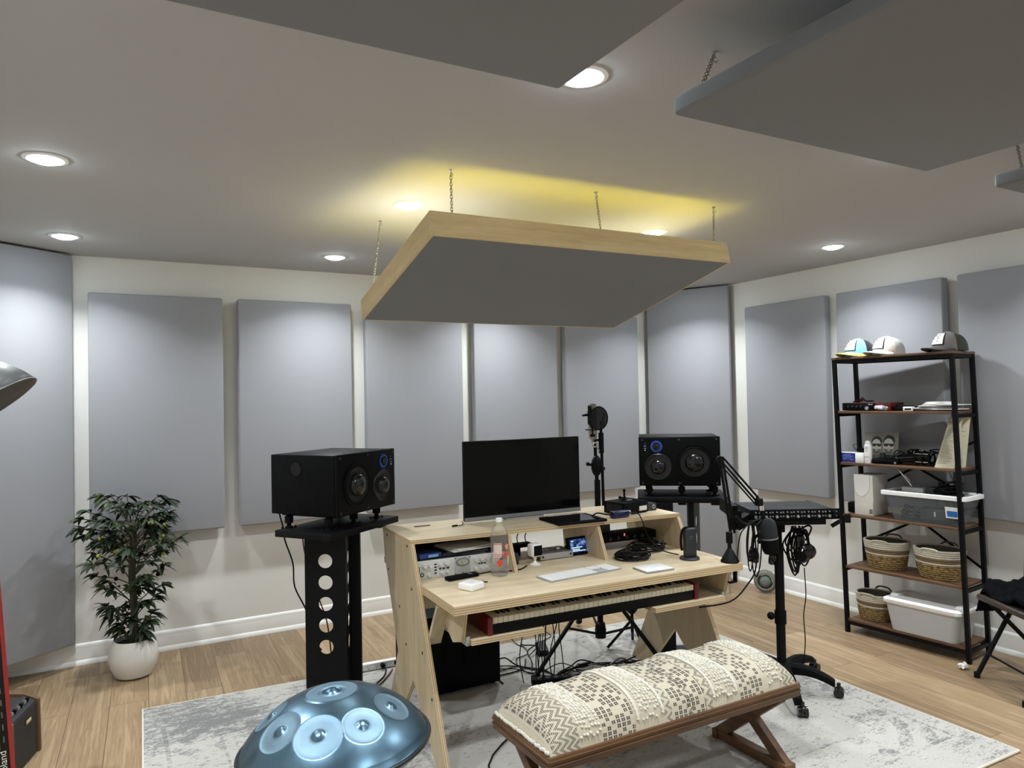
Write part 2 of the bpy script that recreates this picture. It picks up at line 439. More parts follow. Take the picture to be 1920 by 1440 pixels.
# corner traps
def trap(p0, p1, z0, z1, label, th):
    p0 = Vector(p0); p1 = Vector(p1); d = p1-p0; a = math.atan2(d.y, d.x); w = d.length
    r = thing('corner_bass_trap', label, 'acoustic panel', (*(((p0+p1)/2)), z0), a, group=None)
    G().box((0, th/2, (z1-z0)/2), (w, th, z1-z0), bev=0.010, seg=3).build('fabric_cover', M_panel, r)
    return r
trap((-0.83, 4.865), (-0.18, 5.335), 0.15, 2.588, 'tall floor to ceiling grey corner panel at the left edge', 0.05)
trap((4.425, 5.33), (4.775, 4.64), 0.14, 2.588, 'tall floor to ceiling grey corner panel behind the right speaker', 0.05)

# ------------------------------------------------------------------ hanging clouds
def chain_part(parent, top, bot, name='chain', mat=None):
    top = Vector(top); bot = Vector(bot); L = (top-bot).length; d = (bot-top).normalized(); g = G(); n = max(3, int(L/0.014)); 
    zaxis = d; u = Vector((1, 0, 0)); a = (u-d*u.dot(d)).normalized(); b = d.cross(a)
    for k in range(n):
        c = top+d*(0.016+(L-0.016)*(k+0.5)/n)
        A = a if k % 2 else b; B = d.cross(A)
        Mm = Matrix((d, A, B)).transposed().to_4x4()
        g.torus(c, 0.0055, 0.0013, Mm, 10, 5, sx=1.75)
    o = g.build(name, mat or M_chain, parent)
    h = G(); h.cyl(top+Vector((0, 0, 0.0)), top-Vector((0, 0, 0.004)), 0.009, n=12)
    h.tube([top, top-Vector((0, 0, 0.012)), top+Vector((0.007, 0, -0.020)), top+Vector((0.002, 0, -0.030)), top+Vector((-0.006, 0, -0.024))], 0.0018, 6)
    h.build('ceiling_hook', M_steel, o)
    return o
D0 = math.radians(-2.9)
# wood framed cloud: front edge y 2.70 (z 2.415), back edge lower
cr = thing('framed_cloud', 'wood framed square cloud with grey fabric underside and yellow glow, hung over desk', 'hanging acoustic panel', (1.168, 2.742, 2.307), rot=(math.atan2(-0.236, 1.0), 0, math.radians(-1.4)))
CW, CD, CT, ft = 1.637, 1.055, 0.110, 0.019
for yy in (ft/2, CD-ft/2): G().box((CW/2, yy, CT/2), (CW, ft, CT)).build('long_frame_board', M_maple, cr)
M_mapley = wood('maple_frame_side', (200, 174, 124), (224, 202, 156), 'y', 0.45)
for xx in (ft/2, CW-ft/2): G().box((xx, CD/2, CT/2), (ft, CD-2*ft, CT)).build('side_frame_board', M_mapley, cr)
G().box((CW/2, CD/2, 0.026), (CW-0.016, CD-0.016, 0.054), bev=0.003).build('fabric_panel', M_panel2, cr)
g = G()
for a, b in (((0.06, 0.035, 0.075), (CW-0.06, 0.05, 0.079)), ((0.06, CD-0.05, 0.075), (CW-0.06, CD-0.035, 0.079)), ((0.035, 0.06, 0.075), (0.05, CD-0.06, 0.079)), ((CW-0.05, 0.06, 0.075), (CW-0.035, CD-0.06, 0.079))): g.span(a, b)
g.build('led_strip', M_led, cr)
bpy.context.view_layer.update(); inv = cr.matrix_world.inverted()
for tx, ty, lx, ly in ((1.273, 2.779, 0.105, 0.012), (2.029, 2.792, 0.86, 0.012), (2.748, 2.755, 1.56, 0.012), (1.293, 3.74, 0.05, 1.02), (2.84, 3.72, 1.6, 1.02)):
    chain_part(cr, inv @ Vector((tx, ty, H)), (lx, ly, CT))
def grey_cloud(x0, x1, y0, y1, z, label, tilt=0):
    t = 0.05
    r = thing('ceiling_cloud', label, 'hanging acoustic panel', (x0, y0, z), 0, group='grey ceiling clouds in a row')
    G().box(((x1-x0)/2, (y1-y0)/2, t/2), (x1-x0, y1-y0, t), bev=0.010, seg=3).build('fabric_cover', M_panel2, r)
    return r, t
for k, (x0, x1, y1, lab) in enumerate(((-0.165, 0.953, 1.45, 'large dark grey ceiling cloud at the top, near the bright light'), (1.309, 2.423, 1.45, 'large grey ceiling cloud with white lit edge at the upper right'), (2.843, 3.95, 1.45, 'grey ceiling cloud of which only a white corner shows at the right edge'))):
    z = 2.3685
    r, t = grey_cloud(x0, x1, y1-1.65, y1, z, lab)
    if k == 1: chain_part(r, (1.511-x0, 1.494-(y1-1.65), H-z), (0.03, 1.575, t))
    if k == 2: chain_part(r, (0.22, 1.68, H-z), (0.10, 1.60, t))
    if k == 0: chain_part(r, (0.95, 1.2, H-z), (0.95, 1.2, t))
    chain_part(r, (0.9, 0.1, H-z), (0.9, 0.1, t)); chain_part(r, (0.15, 0.1, H-z), (0.15, 0.1, t))
    chain_part(r, (x1-x0-0.1, 1.5, H-z), (x1-x0-0.1, 1.5, t))
# ------------------------------------------------------------------ desk
DA = math.radians(-2.9); DO = Vector((1.26, 2.794, 0)); DM = TR(*DO) @ RZ(DA)
def dw(x, y, z): return DM @ Vector((x, y, z))
def ply_edge(name, axis):
    m, nt, b = new_mat(name, 0.6); v = coords(nt)
    sep = nt.nodes.new('ShaderNodeSeparateXYZ'); nt.links.new(v, sep.inputs[0]); q = S(sep.outputs['xyz'.index(axis)])
    st = S.m('SINE', q*620.0+1.2)*0.5+0.5; nz = noise(nt, coords(nt, scale=(1.5, 1.5, 30) if axis == 'z' else (30, 1.5, 1.5)), 3, 4)
    st = clamp01((st-0.5)*2.2+0.55)
    col = mix(nt, clamp01(st*0.75+nz*0.5-0.12), lin((158, 132, 96)), lin((216, 194, 156)))
    nt.links.new(col, b.inputs['Base Color']); return m
M_ez, M_ex = ply_edge('ply_edge_flat', 'z'), ply_edge('ply_edge_upright', 'x')
def edged(g, axis):
    """give faces not facing `axis` the ply edge slot"""
    i = 'xyz'.index(axis)
    g.bm.normal_update()
    for f in g.bm.faces:
        if abs(f.normal[i]) < 0.7: f.material_index = 1
    return g
desk = thing('studio_desk', 'birch plywood studio desk with raised shelf, slanted sides and sliding keyboard tray', 'desk', DO, DA)
g = G().prism([(0, 0), (1.59, 0), (1.59, 0.345), (1.539, 0.38), (1.539, 0.86), (0.001, 0.86)], 0.038, TR(0, 0, 0.727))
edged(g, 'z').build('worktop', [M_birch, M_ez], desk)
g = G().prism([(-0.02, 0.505), (1.56, 0.455), (1.56, 0.93), (-0.02, 0.98)], 0.019, TR(0, 0, 0.941))
edged(g, 'z').build('raised_shelf', [M_birch, M_ez], desk)
YZ = Matrix(((0, 0, 1, 0), (1, 0, 0, 0), (0, 1, 0, 0), (0, 0, 0, 1)))
def side(x, dy):
    prof = [(0.50+dy, 0.941), (0.413+dy, 0.765), (0.051+dy*1.5, 0.0115), (0.188, 0.0115), (0.50, 0.30), (0.752, 0.0115), (0.926, 0.0115), (0.735, 0.37), (0.93, 0.77), (0.955, 0.77), (0.962, 0.80), (0.945, 0.80), (0.975, 0.941)]
    g = G().prism(prof, 0.02, TR(x, 0, 0) @ YZ)
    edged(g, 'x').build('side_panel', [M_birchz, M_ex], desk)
side(-0.02, 0.005); side(1.54, -0.045)
for x in (0.485, 1.02):
    g = G().prism([(0.485, 0.941), (0.405, 0.765), (0.84, 0.765), (0.86, 0.941)], 0.018, TR(x, 0, 0) @ YZ)
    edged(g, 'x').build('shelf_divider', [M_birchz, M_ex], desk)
for x in (0.057, 1.519):
    g = G().prism([(0.035, 0.727), (0.075, 0.590), (0.17, 0.562), (0.30, 0.64), (0.36, 0.727)], 0.019, TR(x, 0, 0) @ YZ)
    edged(g, 'x').build('tray_bracket', [M_birchz, M_ex], desk)
for x in (0.0,):
    g = G().bar((x+0.0315, 0.215, 0.715), (x+0.0315, 0.345, 0.515), 0.062, 0.019) if x == 0.0 else G().bar((x+0.0215, 0.215, 0.715), (x+0.0215, 0.345, 0.515), 0.042, 0.019)
    g.build('diagonal_brace', [M_birchz], desk)
g = G().box((0.77, 0.80, 0.62), (1.54, 0.019, 0.16)); edged(g, 'y').build('rear_crossbar', [M_birch, M_ez], desk)
g = G().prism([(0.095, 0.045), (0.45, 0.045), (0.45, 0.20), (1.06, 0.20), (1.06, 0.035), (1.500, 0.035), (1.500, 0.46), (0.095, 0.46)], 0.022, TR(0, 0, 0.576))
edged(g, 'z').build('keyboard_tray', [M_birch, M_ez], desk)
for x in (0.0855, 1.5095):
    g = G(); g.box((x, 0.26, 0.592), (0.017, 0.40, 0.042), bev=0.003)
    for k in range(4): g.cyl((x-0.0095, 0.1+0.1*k, 0.595), (x+0.0095, 0.1+0.1*k, 0.595), 0.006, n=10)
    g.build('drawer_slide', M_alu, desk)
for y, z in ((0.56, 0.925), (0.90, 0.925), (0.88, 0.75), (0.50, 0.73), (0.36, 0.47), (0.60, 0.44), (0.70, 0.60), (0.24, 0.30)):
    G().cyl((-0.0205, y, z), (-0.0195, y, z), 0.0075, n=12).build('screw', M_blkm, desk)
g = G(); g.box((0.16, 0.86, 0.9602), (0.085, 0.034, 0.0008), bev=0); g.cyl((0.2, 0.862, 0.9602), (0.2, 0.862, 0.961), 0.009, n=16)
g.build('cable_slot', plain('dark_slot', (70, 52, 36), 0.8), desk)

G().box((0.2425, 0.845, 0.853), (0.484, 0.010, 0.172)).build('bay_back_board', M_blkm, desk)
# ------------------------------------------------------------------ digital piano on the tray
P = thing('digital_piano', 'slim digital piano with red end blocks on the pull-out tray', 'piano', dw(0.178, 0.066, 0.5985), DA)
PW = 1.172
G().box((PW/2, 0.165, 0.012), (PW-0.06, 0.31, 0.024), bev=0.003).box((PW/2, 0.235, 0.040), (PW-0.06, 0.17, 0.054)).build('body', M_red, P)
G().box((PW/2, 0.008, 0.025), (PW-0.055, 0.014, 0.048), bev=0.002).build('front_rail', M_blk, P)
for x in (0.013, PW-0.013):
    G().box((x, 0.155, 0.040), (0.026, 0.33, 0.080), bev=0.008, seg=4).build('end_block', M_red, P)
nw = 43; kw = (PW-0.055)/nw; k0 = 0.0275
wk = G().box((kw/2-0.0002, 0.075, 0.060), (kw-0.0016, 0.148, 0.026), bev=0.0015).build('white_key', M_ivory, P)
for i in range(1, nw):
    c = wk.copy(); C.objects.link(c); c.parent = P; c.location.x = k0+i*kw
wk.location.x = k0
bk0 = None
for i in range(nw-1):
    deg = (i+2) % 7     # starts on E
    if deg in (0, 1, 3, 4, 5):
        if bk0 is None:
            bk0 = G().box((0, 0.098, 0.079), (0.0125, 0.092, 0.013), bev=0.002).build('black_key', M_blkg, P); bk0.location.x = k0+(i+1)*kw
        else:
            c = bk0.copy(); C.objects.link(c); c.parent = P; c.location.x = k0+(i+1)*kw

# ------------------------------------------------------------------ preamp in the left bay
M_pearl = plain('pearl_knob', (214, 214, 210), 0.3, 0.1)
def rack_pre():
    r = thing('channel_strip_preamp', 'silver rack preamp with round knobs and a needle meter in the left bay', 'audio device', dw(0.004, 0.515, 0.7652), DA)
    G().box((0.24, 0.15, 0.0445), (0.44, 0.28, 0.084)).build('chassis', M_dk, r)
    Ms = plain('brushed_silver', (206, 208, 204), 0.5, 0.1)
    G().box((0.24, 0.004, 0.0445), (0.476, 0.008, 0.088), bev=0.001).build('face_plate', Ms, r)
    G().box((0.245, -0.0015, 0.0445), (0.083, 0.004, 0.084), bev=0.001).build('meter_panel', plain('grey_panel', (176, 178, 176), 0.5, 0.1), r)
    mt = G().lathe([(0.034, 0), (0.034, 0.003), (0.031, 0.004)], 28, TR(0.245, -0.003, 0.062) @ RX(PI/2) @ Matrix.Diagonal((1.06, 0.62, 1, 1))).build('needle_meter', M_gry, r)
    G().lathe([(0.001, 0.0045), (0.028, 0.0045)], 28, TR(0.245, -0.003, 0.062) @ RX(PI/2) @ Matrix.Diagonal((1, 0.5, 1, 1)), cap=(True, True)).build('meter_dial', plain('meter_face', (226, 224, 206), 0.4), mt)
    G().bar((0.245, -0.0085, 0.050), (0.236, -0.0085, 0.072), 0.0008, 0.0008).build('needle', M_blk, mt)
    def knob(x, z, rad, pre='knob', m=M_pearl):
        k = G().lathe([(rad*1.7, 0), (rad*1.6, 0.002), (rad*1.3, 0.003), (rad*1.15, 0.015), (rad*1.0, 0.017), (0.0001, 0.017)], 18, TR(x, -0.001, z) @ RX(PI/2)).build(pre, m, r)
    for x, z, q in ((0.046, 0.062, 0.008), (0.074, 0.060, 0.006), (0.066, 0.020, 0.006), (0.130, 0.062, 0.009), (0.165, 0.064, 0.009), (0.135, 0.022, 0.006), (0.165, 0.021, 0.005),
                    (0.315, 0.064, 0.007), (0.347, 0.065, 0.007), (0.378, 0.064, 0.007), (0.410, 0.062, 0.008), (0.315, 0.020, 0.006), (0.347, 0.021, 0.006), (0.378, 0.020, 0.006), (0.442, 0.030, 0.006)):
        knob(x, z, q)
    for x, z in ((0.103, 0.066), (0.103, 0.052), (0.103, 0.038), (0.103, 0.024), (0.127, 0.042), (0.146, 0.042), (0.168, 0.042), (0.335, 0.043), (0.350, 0.043), (0.366, 0.043)):
        G().box((x, -0.002, z), (0.011, 0.004, 0.005), bev=0.0008).build('button', M_blkm, r)
    G().torus((0.034, -0.002, 0.022), 0.008, 0.0022, RX(PI/2), 18, 6).build('jack_socket', M_blk, r)
    G().box((0.013, -0.001, 0.045), (0.017, 0.003, 0.034)).build('badge', M_blk, r)
    G().box((0.013, -0.0028, 0.049), (0.010, 0.001, 0.020)).build('badge_light', M_offw, r)
    G().box((0.455, -0.001, 0.060), (0.010, 0.003, 0.026)).build('badge', M_blk, r)
    for x, z in ((0.207, 0.006), (0.283, 0.006), (0.207, 0.083), (0.283, 0.083), (0.245, 0.010), (0.008, 0.080), (0.008, 0.009), (0.47, 0.080), (0.47, 0.009)):
        G().cyl((x, -0.0035, z), (x, -0.0055, z), 0.0026, n=10).build('screw', M_blkm, r)
    return r
rack_pre()
M_paper = plain('paper', (214, 214, 210), 0.7, nz=0.02)
Bx = thing('document_pile', 'dark folders and loose papers lying on top of the silver preamp', 'papers', dw(0.30, 0.64, 0.8545), DA)
for k in range(5):
    G().box((0.01*k-0.02, 0.01*(k % 3), 0.003+0.0065*k), (0.24, 0.20, 0.006), rz=0.12*k-0.2, bev=0.001).build('sheet' if k > 2 else 'folder', M_paper if k > 2 else M_dk, Bx)
Bb = thing('blue_case', 'small glossy blue case on the preamp at the left end of the bay', 'case', dw(0.085, 0.60, 0.8545), DA)
G().box((0, 0, 0.0125), (0.12, 0.12, 0.025), rz=0.15, bev=0.004).build('shell', plain('blue_shell', (38, 62, 118), 0.25), Bb)
G().box((0.02, -0.064, 0.014), (0.055, 0.002, 0.012), rz=0.15).build('sticker', plain('pale_blue', (130, 170, 210), 0.4), Bb)

# ------------------------------------------------------------------ monitor
mo = thing('computer_monitor', 'large black flat computer screen standing on the desk shelf', 'monitor', dw(0.741, 0.80, 0.9602), DA)
G().box((0, 0.0, 0.2275), (0.728, 0.022, 0.431), bev=0.004).build('housing', M_blk, mo)
G().box((0, -0.0115, 0.235), (0.716, 0.001, 0.410)).build('screen', plain('screen_glass', (4, 5, 6), 0.12, spec=0.15), mo)
G().box((0, -0.0125, 0.021), (0.728, 0.003, 0.022), bev=0.001).build('chin', M_gry, mo)
g = G(); g.box((0, 0.06, 0.004), (0.24, 0.16, 0.008), bev=0.003); g.box((0, 0.035, 0.11), (0.06, 0.03, 0.22), bev=0.004); g.build('stand', M_alu, mo)
tag(G().tube([dw(0.31, 0.74, 0.9655), dw(0.335, 0.742, 0.9655), dw(0.36, 0.77, 0.9665), dw(0.38, 0.83, 0.97)], 0.0025).cyl(dw(0.285, 0.737, 0.9665), dw(0.315, 0.741, 0.9665), 0.005, n=10).build('loose_cable_plug', M_cable), 'short black cable end lying on the shelf left of the screen', 'cable')

# tablet / drawing display
tb = thing('black_tablet', 'flat glossy black tablet lying in front of the screen', 'tablet', dw(0.925, 0.575, 0.9602), DA-0.03)
G().box((0, 0, 0.007), (0.295, 0.235, 0.014), bev=0.003).build('body', M_blkm, tb)
G().box((-0.01, 0.0, 0.0145), (0.250, 0.205, 0.0015)).build('screen', M_blkg, tb)
G().box((-0.02, 0.107, 0.0146), (0.14, 0.006, 0.002)).build('light_strip', M_white, tb)

# black box with label, blue plug, small puck
bxr = thing('power_supply_box', 'black metal box with white label on the right of the desk shelf', 'electronics box', dw(1.325, 0.645, 0.9602), DA+0.22)
G().box((0, 0, 0.036), (0.20, 0.16, 0.066), bev=0.003).build('case', M_blkm, bxr)
G().box((0.055, -0.0805, 0.028), (0.064, 0.001, 0.026)).build('label_sticker', M_offw, bxr)
g = G()
for k in range(9): g.box((-0.1005, -0.055+0.013*k, 0.036), (0.001, 0.006, 0.045))
g.build('vent_slots', M_dk, bxr)
for x in (-0.08, 0.08):
    for y in (-0.06, 0.06): G().cyl((x, y, 0), (x, y, 0.004), 0.008, n=10).build('rubber_foot', M_cable, bxr)
G().lathe([(0.03, 0), (0.03, 0.0015)], 20, TR(0.02, 0.01, 0.069)).build('round_sticker', M_gry, bxr)
kb = thing('microphone_clip', 'small black clip with knob standing on the labelled black box', 'clip', dw(1.325, 0.66, 1.0305), DA)
G().cyl((0, 0, 0), (0, 0, 0.055), 0.006, n=12).cyl((0, 0, 0), (0, 0, 0.006), 0.018).ball((0, 0, 0.055), 0.009).build('post', M_blk, kb)
G().bar((-0.028, 0, 0.014), (0.01, 0, 0.014), 0.008, 0.008).ball((-0.03, 0, 0.016), 0.010).build('knob', M_blk, kb)
bp = thing('blue_power_plug', 'dark blue plug adapter with metal tip before the labelled black box', 'adapter', dw(1.19, 0.515, 0.9602), DA+0.1)
G().box((0, 0, 0.020), (0.11, 0.05, 0.038), bev=0.010, seg=3).build('body', plain('navy_plastic', (20, 26, 66), 0.3), bp)
G().box((0.062, 0, 0.022), (0.016, 0.034, 0.026), bev=0.003).build('metal_tip', M_alu, bp)
G().tube([(-0.055, 0, 0.02), (-0.09, 0.01, 0.026), (-0.12, 0.05, 0.030), (-0.16, 0.06, 0.006)], 0.004).build('cord', M_cable, bp)
pk = thing('small_converter', 'small black box with round socket right of the labelled box', 'electronics box', dw(1.475, 0.66, 0.9602), DA)
G().box((0, 0, 0.022), (0.085, 0.10, 0.044), bev=0.006).build('body', M_dk, pk)
G().torus((0.02, -0.0515, 0.024), 0.009, 0.003, RX(PI/2), 16, 6).build('socket', M_alu, pk)
tag(G().tube([dw(1.245, 0.505, 0.982), dw(1.27, 0.46, 0.985), dw(1.285, 0.44, 0.95), dw(1.31, 0.42, 0.86), dw(1.36, 0.38, 0.79), dw(1.42, 0.30, 0.7695)], 0.0032).build('hanging_cable', M_cable), 'black cable running from the shelf edge down to the worktop', 'cable')

# ------------------------------------------------------------------ middle bay
it = thing('audio_interface', 'grey desktop audio interface with volume knob in the middle bay', 'audio device', dw(0.815, 0.635, 0.7652), DA)
G().box((0, 0, 0.020), (0.205, 0.14, 0.036), bev=0.003).build('body', plain('gunmetal', (92, 92, 92), 0.5, 0.2), it)
G().box((0, -0.0705, 0.020), (0.200, 0.001, 0.030)).build('front_panel', M_alu, it)
G().lathe([(0.020, 0), (0.019, 0.012), (0.015, 0.014), (0.0001, 0.014)], 24, TR(0.045, 0.0, 0.038)).build('volume_knob', M_steel, it)
G().box((-0.045, 0.0, 0.0385), (0.06, 0.03, 0.0015)).build('display_window', M_blkg, it)
for x in (-0.085, 0.085): G().cyl((x, -0.0712, 0.02), (x, -0.0735, 0.02), 0.005, n=12).build('socket', M_blk, it)
sd = thing('smart_display', 'small tilted smart display with lit blue screen beside the divider', 'display', dw(0.975, 0.60, 0.7652), DA+0.06)
tl = RX(-0.32)
G().box((0, 0.0, 0.050), (0.158, 0.016, 0.098), bev=0.005, M=tl).build('housing', M_blkm, sd)
def scr():
    m, nt, b = new_mat('lit_screen', 0.2); v = coords(nt, scale=(1, 1, 1))
    n1 = noise(nt, v, 38, 3); n2 = noise(nt, v, 22, 2)
    col = ramp(nt, n1, [(0.42, (0.0, 0.005, 0.02)), (0.55, (0.02, 0.08, 0.30)), (0.72, (0.55, 0.70, 0.9))])
    b.inputs['Base Color'].default_value = (0.01, 0.01, 0.01, 1)
    nt.links.new(col, b.inputs['Emission Color']); b.inputs['Emission Strength'].default_value = 0.9; return m
G().box((0, -0.0093, 0.053), (0.128, 0.001, 0.070), M=TR(0, 0, 0) @ tl).build('screen', scr(), sd)
g = G()
for k, (x, z, wd) in enumerate(((-0.022, 0.040, 0.070), (-0.03, 0.030, 0.05), (-0.012, 0.022, 0.085), (-0.045, 0.076, 0.02))):
    g.box(tl @ Vector((x, -0.0105, z-0.05))+Vector((0, 0, 0.05)), (wd, 0.0008, 0.004), M=tl)
g.build('screen_lines', emit('screen_text', (180, 215, 255), 1.0), sd)
G().box((0, 0.035, 0.024), (0.11, 0.06, 0.046), bev=0.01).build('rear_base', M_blkm, sd)
wc = thing('white_camera', 'small white cube security camera with black face on round foot', 'camera', dw(0.655, 0.515, 0.7652), DA+0.10)
G().lathe([(0.0001, 0), (0.030, 0), (0.030, 0.004), (0.014, 0.009), (0.007, 0.014), (0.006, 0.030)], 28).build('foot', M_white, wc)
G().ball((0, 0, 0.033), 0.010).build('ball_joint', M_white, wc)
cb = G().box((0, 0, 0.076), (0.066, 0.056, 0.068), bev=0.014, seg=4).build('housing', M_white, wc)
G().box((0.002, -0.0285, 0.076), (0.050, 0.002, 0.052), bev=0.006, seg=3, M=Matrix()).build('face', M_blkm, cb)
ad = thing('power_adapter', 'black power adapter block just right of the first shelf divider', 'adapter', dw(0.545, 0.60, 0.7652), DA+0.3)
G().box((0, 0, 0.030), (0.055, 0.10, 0.060), bev=0.006).build('body', M_dk, ad)
hb = thing('network_router', 'flat black router with cables behind the grey audio interface', 'router', dw(0.66, 0.76, 0.7652), DA)
G().box((0, 0, 0.055), (0.20, 0.07, 0.018), bev=0.004).box((0, 0.01, 0.023), (0.06, 0.04, 0.046)).build('body', M_blkm, hb)
for k in range(4): G().tube([(-0.08+0.05*k, 0.0, 0.064), (-0.08+0.05*k, 0.01, 0.10), (-0.05+0.05*k, 0.03, 0.13)], 0.003).build('cable', M_cable, hb)
sb = thing('boom_pole', 'thin black boom pole lying slanted behind the desk shelf', 'pole', dw(0.55, 0.97, 0.905), DA)
g = G().cyl((0, 0, 0.02), (0.46, 0.02, -0.035), 0.008, n=10)
g.build('tube', M_blk, sb)
G().torus((0.43, 0.0, -0.005), 0.035, 0.003, RX(PI/2), 20, 6, sx=0.5).build('cable_loop', M_cable, sb)
G().cyl((0.02, 0.002, 0.017), (0.02, 0.002, -0.905), 0.006, n=8).cyl((0.02, 0.0, -0.905), (0.02, 0, -0.895), 0.06, n=20).build('upright', M_blk, sb)

# ------------------------------------------------------------------ right bay: coils, bar
def coil(name, label, c, r, turns, rz=0, sx=1.0, tr=0.0045, mat=None, h=0.05, wob=0.012, cat='cable', seed=1, flat=True, M=None, group=None):
    rr = random.Random(seed); pts = []; n = 22
    for k in range(turns*n+1):
        a = 2*PI*k/n; q = r*(1-0.22*((k//n) % 3)/3.0)+wob*math.sin(a*0.5+seed)+rr.uniform(-1, 1)*wob*0.12
        z = tr+(h*(k/(turns*n)))*(0.7+0.3*math.sin(a*1.5+seed))
        p = Vector((q*math.cos(a)*sx, q*math.sin(a), z)); pts.append((M @ p) if M else p)
    o = thing(name, label, cat, c, rz, group)
    G().tube(pts, tr, 6, sub=2).build('coiled_cable', mat or M_cable, o)
    return o
coil('cable_coil', 'thick coil of black audio cable on the worktop beside the right divider', dw(1.165, 0.365, 0.7652), 0.082, 7, DA, 1.05, 0.0045, h=0.045)
coil('cable_coil', 'looser coil of thin black cable behind the black charging stand', dw(1.36, 0.50, 0.7652), 0.085, 6, DA, 1.25, 0.0035, h=0.05, seed=3)
tag(G().tube([dw(1.225, 0.33, 0.77), dw(1.27, 0.38, 0.772), dw(1.31, 0.42, 0.772)], 0.004).build('cable_tie', M_offw), 'pale cable tie lying between the two cable coils', 'cable tie')
us = thing('rack_power_bar', 'long black rack power bar in the right bay of the desk', 'power bar', dw(1.29, 0.68, 0.7652), DA)
G().box((0, 0, 0.060), (0.45, 0.12, 0.044), bev=0.003).build('chassis', M_blkm, us)
for x in (-0.19, 0.19): G().box((x, 0, 0.018), (0.03, 0.11, 0.038)).build('foot_block', M_blkm, us)
for k in range(6): G().cyl((-0.15+0.055*k, -0.061, 0.058), (-0.15+0.055*k, -0.066, 0.058), 0.010, n=14).build('outlet', M_dk, us)
G().box((0.0, -0.063, 0.075), (0.008, 0.003, 0.014)).build('red_light', emit('red_led', (220, 30, 30), 1.0), us)
wa = thing('wall_adapter', 'grey square adapter on top of the black power bar', 'adapter', dw(1.20, 0.70, 0.8475), DA)
G().box((0, 0, 0.03), (0.07, 0.05, 0.06), bev=0.006).build('body', M_dk, wa)
# charging stand
ch = thing('charging_stand', 'black charging stand with draped watch strap on round foot', 'charging stand', dw(1.415, 0.205, 0.7652), DA-0.05)
G().lathe([(0.0001, 0), (0.052, 0), (0.053, 0.006), (0.049, 0.012), (0.0001, 0.012)], 32).build('foot', M_dk, ch)
G().box((0.004, 0, 0.087), (0.068, 0.032, 0.150), bev=0.006, seg=3).build('upright', plain('charcoal', (38, 42, 47), 0.5), ch)
g = G().box((0.004, -0.0165, 0.115), (0.014, 0.001, 0.014)); g.build('logo_frame', M_gry, ch)
G().box((0.004, -0.0172, 0.115), (0.009, 0.001, 0.009)).build('logo', M_blkm, ch)
G().tube([(-0.01, 0.0, 0.166), (-0.035, 0.002, 0.160), (-0.048, 0.003, 0.125), (-0.050, 0.003, 0.08), (-0.044, 0.003, 0.05)], 0.007, 8).build('watch_strap', M_blkm, ch)

# ------------------------------------------------------------------ keyboard, trackpad, charger, case, bottle
kbd = thing('computer_keyboard', 'long white wireless keyboard with number pad on the worktop', 'keyboard', dw(0.752, 0.230, 0.7652), DA+math.radians(6.6))
G().box((0, 0, 0.0035), (0.438, 0.120, 0.007), bev=0.002).build('base', M_alu, kbd)
g = G(); gg = G()
for r in range(6):
    x = -0.213
    y = 0.050-0.0198*r
    for grp in ([1]*15, [1]*3, [1]*4):
        for kx in range(len(grp)):
            if len(grp) == 3 and r == 3: x += 0.0189; continue
            arrow = (len(grp) == 3 and r >= 3)
            (gg if arrow else g).box((x+0.0087, y, 0.0082), (0.0165, 0.0165 if r else 0.012, 0.003), bev=0.0008, seg=1); x += 0.0189
        x += 0.0055
g.build('keys', M_white, kbd); gg.build('arrow_keys', plain('light_grey_keys', (188, 188, 190), 0.4), kbd)
tp = thing('trackpad', 'white square trackpad right of the white keyboard', 'trackpad', dw(1.112, 0.116, 0.7652), DA+math.radians(-1))
G().box((0, 0, 0.005), (0.165, 0.125, 0.008), bev=0.0025).build('base', M_alu, tp)
G().box((0, 0, 0.0096), (0.162, 0.122, 0.0014), bev=0.0006).build('glass_top', M_white, tp)
wcg = thing('laptop_charger', 'square white laptop charger brick with black plug tip', 'charger', dw(0.178, 0.238, 0.7652), DA+math.radians(25))
G().box((0, 0, 0.016), (0.088, 0.088, 0.031), bev=0.007, seg=4).build('brick', M_white, wcg)
G().box((0, 0, 0.0325), (0.032, 0.02, 0.001), bev=0).build('raised_logo', M_offw, wcg)
G().cyl((0.040, 0.014, 0.018), (0.078, -0.010, 0.016), 0.0055, n=10).cyl((0.078, -0.010, 0.016), (0.092, -0.019, 0.015), 0.003, n=8).build('plug', M_blkm, wcg)
rc = thing('remote_case', 'narrow black case with silver stripes in front of the preamp', 'case', dw(0.215, 0.440, 0.7652), DA+math.radians(9))
G().box((0, 0, 0.010), (0.172, 0.046, 0.018), bev=0.006, seg=3).build('shell', M_blkm, rc)
for x in (0.035, 0.045): G().box((x, 0, 0.0193), (0.004, 0.044, 0.001), bev=0).build('stripe', M_alu, rc)
tag(G().tube([dw(0.29, 0.462, 0.770), dw(0.40, 0.475, 0.769), dw(0.48, 0.44, 0.769), dw(0.54, 0.45, 0.769), dw(0.60, 0.50, 0.769)], 0.0032).build('desk_cable', M_cable), 'black cable crossing the worktop behind the plastic bottle', 'cable')

